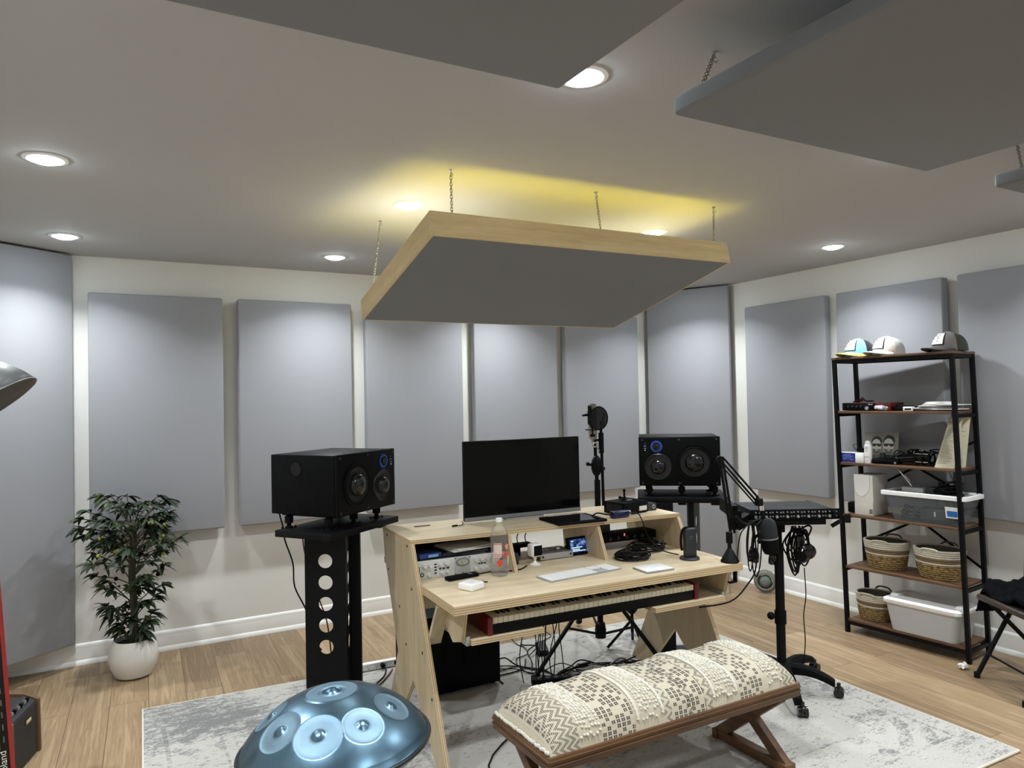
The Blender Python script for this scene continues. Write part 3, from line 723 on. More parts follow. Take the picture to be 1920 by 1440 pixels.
bt = thing('plastic_bottle', 'clear plastic drink bottle with white cap and red printed fruit', 'bottle', dw(0.400, 0.400, 0.7652), DA)
prof = [(0.0001, 0.008), (0.022, 0.004), (0.038, 0.003), (0.0445, 0.020), (0.045, 0.045), (0.0425, 0.054), (0.0425, 0.155), (0.045, 0.164), (0.0445, 0.192), (0.038, 0.218), (0.026, 0.238), (0.0145, 0.250), (0.0135, 0.262)]
b2 = bmesh.new(); gg = G(); gg.bm = b2
n = 40; rings = []
for r, z in prof:
    ring = []
    for i in range(n):
        a = 2*PI*i/n; q = r*(1-0.16*max(0, math.cos(5*a))*(1 if z < 0.04 else 0)) if r > 0.001 else r
        if 0.16 < z < 0.23: q *= 1+0.015*math.cos(10*a)
        ring.append(Vector((q*math.cos(a), q*math.sin(a), z)))
    rings.append(ring)
gg.skin(rings, cap=(True, True))
Mg = glass('clear_plastic', (244, 246, 248), 0.05, 0.9, 1.12, alpha=0.6); 
gg.build('body', Mg, bt, sharp=60)
G().lathe([(0.0155, 0.262), (0.0158, 0.264), (0.0158, 0.279), (0.014, 0.281), (0.0001, 0.281)], 28).build('cap', M_white, bt)
def wrap(name, a0, a1, z0, z1, mat, r=0.0432, shape=None):
    g = G(); m_ = 10
    def fn(u, v):
        a = a0+(a1-a0)*u; z = z0+(z1-z0)*v
        if shape == 'blob':
            ca = (a0+a1)/2; cz = (z0+z1)/2; th = 2*PI*u; rr = v
            a = ca+(a1-a0)/2*math.cos(th)*rr*(1+0.25*math.sin(3*th)); z = cz+(z1-z0)/2*math.sin(th)*rr
        return Vector((r*math.cos(a), r*math.sin(a), z))
    g.grid(fn, 18, 4); return g.build(name, mat, bt)
M_lab = plain('faded_label', (214, 196, 190), 0.5); M_rf = plain('red_print', (214, 70, 44), 0.5); M_pk = plain('pink_print', (226, 150, 130), 0.5)
wrap('printed_label', -2.75, -1.75, 0.095, 0.165, M_lab)
wrap('fruit_print', -1.45, -0.85, 0.085, 0.125, M_rf, 0.0435, 'blob')
wrap('fruit_print', -2.3, -1.7, 0.050, 0.085, M_rf, 0.0448, 'blob')
wrap('fruit_print', -1.35, -0.75, 0.130, 0.158, M_pk, 0.0435, 'blob')
wrap('barcode_patch', -0.95, -0.65, 0.060, 0.10, M_offw, 0.0437)
for z in (0.10, 0.108, 0.158): wrap('label_stripe', -2.75, -1.75, z, z+0.003, M_rf, 0.0435)

# ------------------------------------------------------------------ boom arm and broadcast microphone
A0 = dw(1.545, 0.045, 0.7652)
ba = thing('microphone_boom_arm', 'black jointed boom arm clamped to the right front desk corner', 'microphone arm', A0, 0)
G().lathe([(0.0001, 0), (0.046, 0), (0.047, 0.006), (0.044, 0.012), (0.016, 0.062), (0.010, 0.070), (0.0001, 0.070)], 32).build('cone_foot', M_blk, ba)
g = G().box((0.035, 0.0, -0.050), (0.012, 0.022, 0.11), bev=0.003).box((0.015, 0.0, -0.105), (0.05, 0.022, 0.010), bev=0.003)
g.build('clamp_frame', M_blk, ba)
G().cyl((-0.002, 0.0, -0.165), (-0.002, 0.0, -0.042), 0.004, n=10).cyl((-0.002, 0, -0.046), (-0.002, 0, -0.0385), 0.012, n=16).cyl((-0.02, 0, -0.16), (0.016, 0, -0.16), 0.003, n=8).build('clamp_screw', M_steel, ba)
e0 = Vector((2.842, 2.786, 0.905))-Vector(A0); e1 = Vector((2.792, 2.800, 1.292))-Vector(A0); e2 = Vector((2.962, 2.712, 1.065))-Vector(A0)
G().cyl((0, 0, 0.070), (0, 0, 0.105), 0.010, n=14).box((0, 0, 0.125), (0.022, 0.030, 0.06), bev=0.004).build('swivel_joint', M_blk, ba)
sidev = Vector((0.5, 0.87, 0))*0.0
g = G().bar(e0, e1, 0.012, 0.012, bev=0.002); g.bar(e0+Vector((0.017, -0.010, 0.0)), e1+Vector((0.014, -0.008, -0.01)), 0.010, 0.010, bev=0.002); g.build('lower_arm', M_blk, ba)
g = G().bar(e1, e2, 0.010, 0.010, bev=0.002); g.bar(e1+Vector((0.013, -0.005, 0.013)), e2+Vector((0.013, -0.005, 0.013)), 0.010, 0.010, bev=0.002); g.bar(e1+Vector((-0.008, 0.004, -0.014)), e2+Vector((-0.008, 0.004, -0.012)), 0.008, 0.008, bev=0.002); g.build('upper_arm', M_blk, ba)
g = G().cyl(e1+Vector((-0.006, -0.012, 0)), e1+Vector((0.006, 0.012, 0)), 0.018, n=18); g.cyl(e1+Vector((-0.012, -0.022, -0.02)), e1+Vector((-0.008, -0.014, -0.02)), 0.009, n=12); g.build('elbow_joint', M_blk, ba)
g = G().box(e2+Vector((0.008, -0.003, 0.0)), (0.034, 0.034, 0.040), bev=0.006).cyl(e2+Vector((0.0, 0, 0.015)), e2+Vector((0.0, 0, 0.035)), 0.007, n=10); g.build('wrist_joint', M_blk, ba)
G().cyl(e2+Vector((0.018, -0.010, -0.018)), e2+Vector((0.020, -0.011, -0.042)), 0.016, n=16).build('chrome_collar', M_chrome, ba)
G().cyl(e2+Vector((0.020, -0.011, -0.042)), e2+Vector((0.026, -0.014, -0.085)), 0.012, n=14).build('threaded_post', M_blk, ba)
bm_ = e2+Vector((0.026, -0.014, -0.085))+Vector(A0)
mic = thing('broadcast_microphone', 'thick black broadcast microphone hanging from the boom arm', 'microphone', bm_, 0)
ax = Vector((0.10, -0.04, -1)).normalized(); zq = ax.to_track_quat('Z', 'Y').to_matrix().to_4x4()
off = TR(0.012, -0.012, 0.0)
G().lathe([(0.0001, -0.002), (0.024, 0.002), (0.037, 0.016), (0.043, 0.038), (0.044, 0.098), (0.043, 0.102)], 32, off @ zq).build('foam_windscreen', plain('charcoal_foam', (34, 36, 39), 0.95, bmp=0.3), mic)
G().lathe([(0.0445, 0.100), (0.0455, 0.103), (0.0445, 0.107)], 32, off @ zq).build('grey_ring', M_gry, mic)
G().lathe([(0.043, 0.105), (0.042, 0.165), (0.034, 0.182), (0.0001, 0.186)], 32, off @ zq).build('body', M_blkm, mic)
g = G(); g.bar((0.0, 0.0, 0.0), (-0.052, -0.004, -0.03), 0.012, 0.006).bar((-0.052, -0.004, -0.03), (-0.046, -0.016, -0.110), 0.012, 0.006); g.bar((0.0, 0, 0), (0.070, -0.01, -0.03), 0.012, 0.006).bar((0.070, -0.01, -0.03), (0.068, -0.016, -0.11), 0.012, 0.006)
g.ball((-0.048, -0.016, -0.11), 0.014).ball((0.068, -0.016, -0.11), 0.014); g.build('yoke', M_blkm, mic)
# hanging cables off the arm
cx = Vector((2.92, 2.72, 0.955))
hc = thing('hanging_cable_bundle', 'tangle of looped black cables hanging between boom arm and rolling stand', 'cable', cx, 0)
rr = random.Random(4)
for k in range(7):
    x0 = rr.uniform(-0.02, 0.04); dz = rr.uniform(0.18, 0.30); wd = rr.uniform(0.02, 0.05)
    G().tube([(x0, 0, 0.02), (x0-wd, -0.01, -dz*0.35), (x0-wd*0.7, 0, -dz*0.8), (x0, 0.005, -dz), (x0+wd*0.8, 0.01, -dz*0.8), (x0+wd, 0.005, -dz*0.3), (x0+0.01, 0.0, 0.015)], 0.0032, 6).build('cable_loop', M_cable, hc)
G().tube([(-0.085, 0.02, 0.045), (-0.05, 0.01, 0.012), (-0.02, 0, 0.0), (0.02, 0, 0.01), (0.06, -0.01, 0.02)], 0.0065, 8).build('cable_end', M_cable, hc)
G().tube([(0.0, 0, 0.01), (-0.055, 0.02, -0.05), (-0.07, 0.03, -0.16), (-0.062, 0.03, -0.20), (-0.05, 0.03, -0.24)], 0.0032).build('cable_loop', M_cable, hc)
G().tube([(0.02, 0, 0.0), (0.03, 0, -0.22), (-0.02, 0.02, -0.32), (-0.10, 0.06, -0.40), (-0.26, 0.12, -0.42)], 0.004).build('long_cable', M_cable, hc)
# ------------------------------------------------------------------ studio speakers
def speaker(label, loc, rz, mirror):
    s = -1 if mirror else 1
    r = thing('studio_speaker', label, 'speaker', loc, rz, 'pair of black studio speakers')
    W, Dp, Hh = 0.494, 0.42, 0.305
    G().box((0, 0.010, Hh/2), (W-0.006, Dp-0.02, Hh-0.006), bev=0.004).build('cabinet', M_spk, r)
    G().box((0, -Dp/2+0.009, Hh/2), (W, 0.018, Hh), bev=0.006, seg=3).build('baffle', M_spk, r)
    yb = -Dp/2-0.0005
    def rnd(x, z, prof, name, mat, n=40, par=None):
        return G().lathe(prof, n, TR(x, yb, z) @ RX(PI/2), cap=(False, False)).build(name, mat, par or r)
    x0 = -0.092*s
    w_ = rnd(x0, 0.145, [(0.112, 0.0), (0.112, 0.005), (0.106, 0.006), (0.102, 0.003), (0.098, 0.003)], 'woofer', M_spk)
    rnd(x0, 0.145, [(0.098, 0.003), (0.094, 0.0070), (0.087, 0.003)], 'surround', M_blkm, par=w_)
    rnd(x0, 0.145, [(0.087, 0.003), (0.075, 0.0015), (0.058, 0.001)], 'cone', M_cone, par=w_)
    rnd(x0, 0.145, [(0.058, 0.001), (0.056, 0.014), (0.046, 0.026), (0.028, 0.034), (0.010, 0.038), (0.0003, 0.039)], 'dust_dome', M_dome, par=w_)
    x1 = 0.130*s
    m_ = rnd(x1, 0.118, [(0.084, 0.0), (0.080, 0.004), (0.072, 0.002), (0.058, 0.0012), (0.046, 0.0012)], 'midrange_horn', M_cone)
    rnd(x1, 0.118, [(0.046, 0.001), (0.044, 0.010), (0.036, 0.020), (0.022, 0.027), (0.0003, 0.030)], 'dome', M_dome, par=m_)
    t_ = rnd(x1+0.008*s, 0.245, [(0.036, 0.0), (0.036, 0.003), (0.034, 0.0035), (0.0255, 0.0035)], 'tweeter_ring', M_blue)
    rnd(x1+0.008*s, 0.245, [(0.0255, 0.002), (0.016, 0.001), (0.015, 0.006), (0.008, 0.010), (0.0003, 0.011)], 'tweeter_dome', M_dome, par=t_)
    for k in range(3): G().box((0.208*s, yb-0.0006, 0.262-0.014*k), (0.014, 0.001, 0.006)).build('indicator_mark', M_gry if k else M_dk, r)
    G().cyl((0.208*s, yb-0.001, 0.222), (0.208*s, yb-0.002, 0.222), 0.0022, n=8).build('status_light', emit('white_led', (240, 245, 255), 1.4), r)
    for x in (-0.225, 0.0, 0.225):
        for z in (0.018, 0.287): G().cyl((x, yb, z), (x, yb-0.002, z), 0.006, n=12).build('screw', M_dk, r)
    # side port
    Mx = TR(-W/2-0.001+0.003, 0.050, 0.232) @ RY(-PI/2) @ Matrix.Scale(1.15, 4)
    G().lathe([(0.036, 0.0), (0.036, 0.001), (0.031, 0.0005), (0.027, -0.0005)], 32, Mx, cap=(False, False)).build('bass_port', M_spk, r)
    G().lathe([(0.0003, 0.0004), (0.029, 0.0004)], 32, Mx, cap=(False, False)).build('port_opening', plain('port_black', (3, 3, 3), 0.9), r)
    G().box((-0.02, Dp/2+0.006, 0.15), (0.30, 0.02, 0.20), bev=0.005).build('rear_amplifier', M_blkm, r)
    for a in (-0.19, 0.19):
        G().bar((a, -0.17, -0.004), (a, 0.17, -0.004), 0.04, 0.008).build('base_rail', M_blkm, r)
    return r
LS = Vector((1.0486, 3.819, 1.068)); RS = Vector((3.232, 3.615, 1.068)); LA, RA = math.radians(36.2), math.radians(-38.85)
speaker('black studio speaker on the left stand, its side port facing the plant', LS, LA, False)
speaker('black studio speaker on the right stand, seen straight on beside the silver microphone', RS, RA, True)
def iso(parent, pts, top):
    for x, y in pts:
        G().lathe([(0.020, 0), (0.020, 0.006), (0.011, 0.010), (0.011, 0.022), (0.021, 0.026), (0.021, top-0.004), (0.012, top)], 20, TR(x, y, 1.0)).build('isolation_foot', M_blkm, parent)
        for a in (-0.032, 0.032): G().ball((x+a, y, 1.003), 0.007, u=8, v=6).build('bolt', M_blk, parent)
ls = thing('speaker_stand', 'tall black speaker stand with a row of round holes, on the left', 'speaker stand', (0,0,0), 0, 'black speaker stands')
ls.location = (1.04, 3.80, 0)
def L(v): return Vector(v)-Vector((1.04, 3.80, 0))
G().box((0.02, -0.015, 0.983), (0.575, 0.35, 0.034), bev=0.004, M=RZ(LA)).build('top_plate', M_blk, ls)
rot = RZ(LA)
pts = [(rot @ Vector((x, y, 0))) for x, y in ((-0.20, -0.12), (0.20, -0.12), (-0.20, 0.13), (0.20, 0.13), (0.0, -0.12))]
iso(ls, [(p.x, p.y) for p in pts], 0.062)
for p in pts[:2]: G().box((p.x*1.05, p.y*1.05, 0.956), (0.05, 0.05, 0.02), bev=0.004, M=RZ(LA)).build('clamp_block', M_blk, ls)
# perforated column: a wide face and a side face at right angles
aA = math.atan2(-0.486, 0.874); cA = (L((0.860, 3.715, 0))+L((1.040, 3.614, 0)))/2
G().holed(0.206, 0.1068, 5, 0.0355, 0.004, TR(cA.x, cA.y, 0.012) @ RZ(aA), solid_bottom=0.342, solid_top=0.078).build('perforated_front', M_blk, ls)
cB = L((1.040, 3.614, 0)); eB = L((1.118, 3.790, 0)); aB = math.atan2(eB.y-cB.y, eB.x-cB.x); cm = (cB+eB)/2
G().holed((eB-cB).length, 0.1068, 5, 0.0355, 0.004, TR(cm.x, cm.y, 0.012) @ RZ(aB), solid_bottom=0.342, solid_top=0.078).build('perforated_side', M_blk, ls)
G().box((eB.x+0.024, eB.y-0.004, 0.49), (0.040, 0.052, 0.955), M=RZ(aB)).build('rear_post', M_blk, ls)
G().box((0.0, 0.0, 0.0165), (0.46, 0.34, 0.008), bev=0.003, M=RZ(LA)).build('base_plate', M_blk, ls)
tag(G().tube([(0.775, 3.905, 1.30), (0.770, 3.90, 1.16), (0.775, 3.895, 1.07), (0.797, 3.885, 0.97), (0.80, 3.88, 0.92), (0.835, 3.865, 0.80), (0.842, 3.86, 0.68), (0.895, 3.84, 0.55), (0.90, 3.84, 0.44), (0.96, 3.80, 0.35)], 0.004).build('power_cable', M_cable), 'black cable hanging behind the left speaker down to the stand', 'cable')
tag(G().tube([(0.87, 3.80, 0.965), (0.88, 3.79, 0.86), (0.925, 3.775, 0.72), (0.945, 3.77, 0.62), (0.98, 3.76, 0.50), (1.0, 3.75, 0.3), (1.02, 3.74, 0.02)], 0.0035).build('red_cable', M_redc), 'thin dark red cable hanging beside the left stand column', 'cable')

rs = thing('speaker_stand', 'black speaker stand on the right carrying the far speaker', 'speaker stand', (3.22, 3.58, 0), 0, 'black speaker stands')
G().box((0.0, 0.0, 0.983), (0.545, 0.40, 0.034), bev=0.004, M=RZ(RA)).build('top_plate', M_blk, rs)
rot = RZ(RA)
pts = [(rot @ Vector((x, y, 0))) for x, y in ((-0.20, -0.13), (0.20, -0.13), (-0.20, 0.13), (0.20, 0.13), (0.0, -0.13))]
iso(rs, [(p.x, p.y) for p in pts], 0.062)
for p in pts[1:2]+pts[4:5]: G().box((p.x, p.y, 0.956), (0.05, 0.05, 0.02), bev=0.004, M=RZ(RA)).build('clamp_block', M_blk, rs)
def R(v): return Vector(v)-Vector((3.22, 3.58, 0))
a = math.atan2(-0.486, 0.874)
q = R((3.003, 3.494, 0)); G().box((q.x, q.y, 0.49), (0.110, 0.02, 0.955), M=RZ(a)).build('rear_post', M_blk, rs)
q = R((3.146, 3.414, 0)); G().box((q.x, q.y, 0.49), (0.036, 0.03, 0.955), M=RZ(a)).build('front_post', M_blk, rs)
p0 = R((3.160, 3.404, 0)); p1 = p0+Vector((math.cos(0.52), math.sin(0.52), 0))*0.17
p1 = R((3.165+0.165, 3.404+0.125, 0)); aB = math.atan2((p1-p0).y, (p1-p0).x); cm = (p0+p1)/2
G().holed((p1-p0).length, 0.1068, 5, 0.0355, 0.004, TR(cm.x, cm.y, 0.012) @ RZ(aB), solid_bottom=0.342, solid_top=0.078).build('perforated_side', M_blk, rs)
G().box((-0.10, -0.10, 0.0165), (0.46, 0.34, 0.008), bev=0.003, M=RZ(a)).build('base_plate', M_dk, rs)

# ------------------------------------------------------------------ microphone stand behind desk
ms = thing('microphone_stand', 'tall black tripod boom stand behind the desk', 'microphone stand', (2.735, 3.815, 0), 0)
G().cyl((0, 0, 0.10), (0, 0, 1.10), 0.019, n=16).build('lower_tube', M_blk, ms)
G().cyl((-0.002, 0, 1.08), (-0.012, 0.0, 1.34), 0.012, 0.010, n=14).build('upper_tube', M_blk, ms)
G().ball((-0.010, -0.01, 1.19), 0.05, sc=(0.75, 0.6, 1.35)).cyl((-0.065, 0, 1.20), (-0.02, 0, 1.20), 0.008, n=10).ball((-0.07, 0, 1.205), 0.013).build('counterweight', M_blk, ms)
G().torus((-0.018, -0.01, 1.325), 0.014, 0.006, RX(PI/2), 16, 8).bar((-0.015, -0.015, 1.32), (0.010, -0.015, 1.285), 0.008, 0.006).build('chrome_lever', M_steel, ms)
G().tube([(-0.012, 0, 1.335), (-0.005, 0, 1.352), (0.02, 0, 1.352), (0.034, 0, 1.345)], 0.008).cyl((0.034, -0.005, 1.27), (0.034, -0.005, 1.40), 0.017, n=16).build('boom_clutch', M_blk, ms)
G().cyl((0.048, -0.005, 0.55), (0.036, -0.005, 1.28), 0.0095, n=12).cyl((0.034, -0.005, 1.38), (0.034, -0.005, 1.47), 0.009, n=12).build('boom_tube', M_blk, ms)
G().cyl((0.034, -0.005, 1.455), (0.050, -0.015, 1.458), 0.012, n=12).ball((0.055, -0.018, 1.457), 0.014).cyl((0.034, -0.005, 1.17), (0.052, -0.015, 1.17), 0.010, n=10).build('wing_knob', M_blk, ms)
G().tube([(0.034, -0.01, 1.455), (0.036, -0.03, 1.50), (0.030, -0.05, 1.54)], 0.005).build('gooseneck', M_blk, ms)
G().lathe([(0.034, 0.0), (0.036, 0.05), (0.030, 0.09), (0.020, 0.10)], 18, TR(0, 0, 0.10)).build('lower_hub', M_blk, ms)
G().cyl((0, 0, 0.36), (0, 0, 0.48), 0.030, n=18).cyl((0.03, 0, 0.40), (0.06, 0, 0.40), 0.008, n=10).build('leg_hub', M_blk, ms)
for k, az in enumerate((197, 279, 70)):
    d = Vector((math.cos(math.radians(az)), math.sin(math.radians(az)), 0))
    r1 = 0.62 if k == 0 else 0.56
    lg = G().cyl(d*0.03+Vector((0, 0, 0.45)), d*r1+Vector((0, 0, 0.030)), 0.013, n=12).build('leg', M_blk, ms)
    G().cyl(d*(r1-0.02)+Vector((0, 0, 0.042)), d*(r1+0.02)+Vector((0, 0, 0.026)), 0.019, n=12).build('rubber_foot', M_cable, lg)
    G().cyl(d*0.03+Vector((0, 0, 0.13)), d*r1*0.52+Vector((0, 0, 0.235)), 0.008, n=10).build('brace', M_blk, ms)
cm_ = thing('condenser_microphone', 'silver condenser microphone held behind the round black pop filter', 'microphone', (2.722, 3.835, 1.375), 0)
G().lathe([(0.0001, -0.035), (0.012, -0.035), (0.012, -0.018), (0.024, -0.010), (0.025, 0.0), (0.0275, 0.01), (0.0275, 0.13)], 24).build('body', plain('nickel', (172, 168, 156), 0.4, 0.4), cm_)
G().lathe([(0.028, 0.13), (0.028, 0.135), (0.027, 0.138), (0.027, 0.205), (0.022, 0.212), (0.0001, 0.213)], 24).build('mesh_grille', plain('grille_mesh', (150, 148, 140), 0.5, 0.5, bmp=0.6), cm_)
sm = thing('shock_mount', 'black spider shock mount clamped left of the silver microphone', 'shock mount', (2.675, 3.79, 1.40), 0)
G().box((0, 0, 0.10), (0.030, 0.030, 0.09), bev=0.006).box((-0.005, 0, 0.155), (0.02, 0.02, 0.04), bev=0.004).cyl((-0.060, 0, 0.115), (0, 0, 0.115), 0.0065, n=10).bar((-0.005, 0, 0.06), (0.016, 0, 0.03), 0.016, 0.012).build('clamp_body', M_blk, sm)
G().cyl((0.014, 0, -0.01), (0.014, 0, 0.07), 0.006, n=10).cyl((0.014, 0, -0.022), (0.014, 0, -0.006), 0.016, n=14).build('tension_knob', M_blk, sm)
for z in (0.02, 0.12): G().torus((0.047, 0.045, z), 0.046, 0.0035, None, 24, 6).build('suspension_ring', M_blk, sm)
pf = thing('pop_filter', 'round black mesh pop filter in front of the silver microphone', 'pop filter', (2.715, 3.755, 1.495), 0)
Mp = RZ(math.radians(-14)) @ RX(PI/2)
G().torus((0, 0, 0), 0.072, 0.0045, Mp, 36, 8, sx=0.82).build('hoop', M_blk, pf)
m_, nt, b = new_mat('black_mesh', 0.8); b.inputs['Base Color'].default_value = (0.006, 0.009, 0.009, 1); b.inputs['Alpha'].default_value = 0.82; M_mesh = m_
G().lathe([(0.0001, -0.001), (0.070, -0.001), (0.070, 0.001), (0.0001, 0.001)], 36, Mp @ Matrix.Diagonal((0.82, 1, 1, 1))).build('mesh_screen', M_mesh, pf)

# ------------------------------------------------------------------ under the desk
sw_ = thing('subwoofer', 'large black box subwoofer on the floor under the left of the desk', 'subwoofer', (1.722, 3.94, 0.0125), 0)
G().box((0, 0, 0.2275), (0.445, 0.50, 0.425), bev=0.006).build('cabinet', M_spk, sw_)
G().lathe([(0.150, 0), (0.150, 0.004), (0.14, 0.005), (0.13, 0.002), (0.05, 0.001), (0.04, 0.012), (0.0003, 0.02)], 40, TR(0.02, -0.2505, 0.21) @ RX(PI/2), cap=(False, False)).build('driver', M_blkm, sw_)
for x in (-0.19, 0.19):
    for y in (-0.2, 0.2): G().cyl((x, y, 0), (x, y, 0.016), 0.02, n=14).build('rubber_foot', M_cable, sw_)
ps = thing('white_power_strip', 'long white power strip with black plug at the rug edge behind the left desk leg', 'power strip', (1.36, 4.295, 0.0125), math.radians(-3))
G().box((0, 0, 0.022), (0.42, 0.04, 0.042), bev=0.005).build('housing', M_white, ps)
for k in range(6):
    g = G()
    for a in (-0.006, 0.006): g.box((-0.15+0.05*k+a, -0.0205, 0.026), (0.002, 0.001, 0.008))
    g.cyl((-0.15+0.05*k, -0.0208, 0.014), (-0.15+0.05*k, -0.020, 0.014), 0.003, n=8); g.build('socket', M_blkm, ps)
G().box((0.165, -0.0205, 0.022), (0.012, 0.003, 0.024), bev=0.001).build('switch', M_blkm, ps)
G().cyl((0.085, -0.02, 0.024), (0.085, -0.045, 0.022), 0.014, n=14).tube([(0.085, -0.04, 0.022), (0.09, -0.08, 0.010), (0.05, -0.16, 0.004), (-0.03, -0.26, 0.004)], 0.004).build('black_plug', M_cable, ps)
tag(G().tube([(1.49, 4.22, 0.018), (1.42, 4.12, 0.018), (1.33, 4.02, 0.018), (1.20, 3.95, 0.018)], 0.004).build('red_floor_cable', M_redc), 'red cable on the rug in front of the white power strip', 'cable')
bs = thing('black_power_strip', 'black power strip lying on the rug under the desk', 'power strip', (2.22, 3.52, 0.0125), math.radians(-20))
G().box((0, 0, 0.020), (0.30, 0.055, 0.038), bev=0.006).build('housing', M_blkm, bs)
for k in range(5): G().cyl((-0.11+0.05*k, 0, 0.039), (-0.11+0.05*k, 0, 0.040), 0.014, n=14).build('socket', M_dk, bs)
fb = thing('foot_pedal', 'small black sustain pedal on the rug under the desk', 'pedal', (2.42, 4.02, 0.0125), math.radians(-25))
G().box((0, 0, 0.012), (0.07, 0.20, 0.024), bev=0.004).build('base', M_blkm, fb); G().bar((0, -0.09, 0.030), (0, 0.05, 0.045), 0.05, 0.008, bev=0.003).build('treadle', M_dk, fb)
cbl = thing('floor_cable_tangle', 'tangle of thin black cables on the rug beneath the desk', 'cable', (2.25, 3.72, 0.0125), 0)
rr = random.Random(11)
for k in range(15):
    p = Vector((rr.uniform(-0.32, 0.25), rr.uniform(-0.3, 0.3), 0.005)); pts = [p.copy()]; a = rr.uniform(-1.2, 1.2)+ (PI if rr.random() < 0.4 else 0)
    for j in range(6):
        a += rr.uniform(-0.9, 0.9); p = p+Vector((math.cos(a), math.sin(a), 0))*rr.uniform(0.06, 0.13); p.x = max(-0.30, min(p.x, 0.55)); p.z = 0.006+max(0, rr.gauss(0.0, 0.03)); pts.append(p.copy())
    G().tube(pts, 0.003 if k % 3 else 0.0042, 6, sub=4).build('cable_strand', M_cable, cbl)
for k in range(8):
    x = rr.uniform(-0.28, 0.02); y = rr.uniform(-0.25, 0.05); h = rr.uniform(0.50, 0.555)
    G().tube([(x, y, 0.006), (x+rr.uniform(-0.05, 0.05), y+0.03, h*0.3), (x+rr.uniform(-0.05, 0.05), y+0.02, h*0.7), (x+rr.uniform(-0.03, 0.06), y, h)], 0.003, 6, sub=4).build('rising_strand', M_cable, cbl)
tag(G().tube([(2.45, 3.42, 0.017), (2.60, 3.50, 0.018), (2.50, 3.62, 0.03), (2.62, 3.60, 0.018), (2.55, 3.45, 0.018), (2.72, 3.48, 0.018), (2.66, 3.58, 0.03), (2.56, 3.52, 0.018)], 0.0022).build('white_thin_cable', plain('pale_cable', (170, 168, 160), 0.5)), 'thin pale cable curled on the rug beneath the desk', 'cable')
tag(G().tube([(1.95, 3.35, 0.017), (2.2, 3.58, 0.018), (2.5, 3.66, 0.018), (2.75, 3.56, 0.018), (3.0, 3.5, 0.018)], 0.006).cyl((2.46, 3.655, 0.021), (2.54, 3.66, 0.021), 0.012, n=10).build('thick_floor_cable', M_cable), 'thick black cable with connector crossing the rug under the desk', 'cable')
tag(G().tube([(1.53, 2.62, 0.016), (1.50, 2.45, 0.016), (1.34, 2.40, 0.016), (1.16, 2.42, 0.016), (1.10, 2.36, 0.016), (1.20, 2.28, 0.016), (1.36, 2.30, 0.016), (1.42, 2.42, 0.016), (1.46, 2.9, 0.016), (1.9, 3.2, 0.1), (1.97, 3.22, 0.57)], 0.004).build('trailing_cable', M_cable), 'black cable looping on the rug at the left end of the bench', 'cable')
G_ = thing('second_pedal_stand', 'short black tripod stand with bulbous clutch behind the right desk leg', 'stand', (2.93, 3.74, 0.0), 0)
G().cyl((0, 0, 0.12), (0, 0, 0.60), 0.010, n=12).build('rod', M_blk, G_); G().ball((0, 0, 0.30), 0.05, sc=(0.9, 0.8, 1.35)).cyl((0.04, -0.02, 0.35), (0.075, -0.03, 0.375), 0.010, n=10).cyl((-0.04, 0, 0.31), (-0.075, 0, 0.31), 0.010, n=10).build('clutch', M_blk, G_); [G().cyl((0, 0, 0.20), (0.16*math.cos(a), 0.16*math.sin(a), 0.022), 0.009, n=10).build('leg', M_blk, G_) for a in (2.6, 4.6, 0.9)]

# ------------------------------------------------------------------ rolling rack stand with rack device
SA = math.atan2(-0.486, 0.8736); SC = Vector((3.245, 2.79, 0))
st = thing('rolling_stand', 'black rolling mixer stand with curved caster legs', 'stand', SC, SA)
def sl(x, y, z=0): # world -> local
    v = Vector((x-SC.x, y-SC.y, 0)); return Vector((v.x*math.cos(-SA)-v.y*math.sin(-SA), v.x*math.sin(-SA)+v.y*math.cos(-SA), z))
G().cyl((-0.030, 0, 0.12), (-0.030, 0, 0.78), 0.0245, n=20).build('column', M_blk, st)
G().cyl((-0.030, 0, 0.60), (-0.030, 0, 0.93), 0.019, n=18).box((-0.030, 0, 0.90), (0.06, 0.05, 0.06), bev=0.004).build('inner_tube', M_blkm, st)
G().cyl((-0.030, 0, 0.37), (-0.030, 0, 0.44), 0.031, n=20).cyl((-0.07, -0.01, 0.41), (-0.03, 0, 0.41), 0.008, n=10).ball((-0.085, -0.01, 0.415), 0.021).build('height_clamp', M_blkm, st)
hub = Vector((-0.02, 0, 0.13))
G().lathe([(0.0001, -0.03), (0.045, -0.03), (0.055, -0.02), (0.055, 0.02), (0.040, 0.035), (0.0001, 0.035)], 24, TR(*hub)).build('base_hub', M_blkm, st)
cps = [sl(3.385, 2.575), sl(3.028, 2.515)]
a1 = math.atan2(cps[0].y, cps[0].x); a2 = math.atan2(cps[1].y, cps[1].x)
angs = [a1, a2, a2-1.25, a1+1.25, a1+2.5]
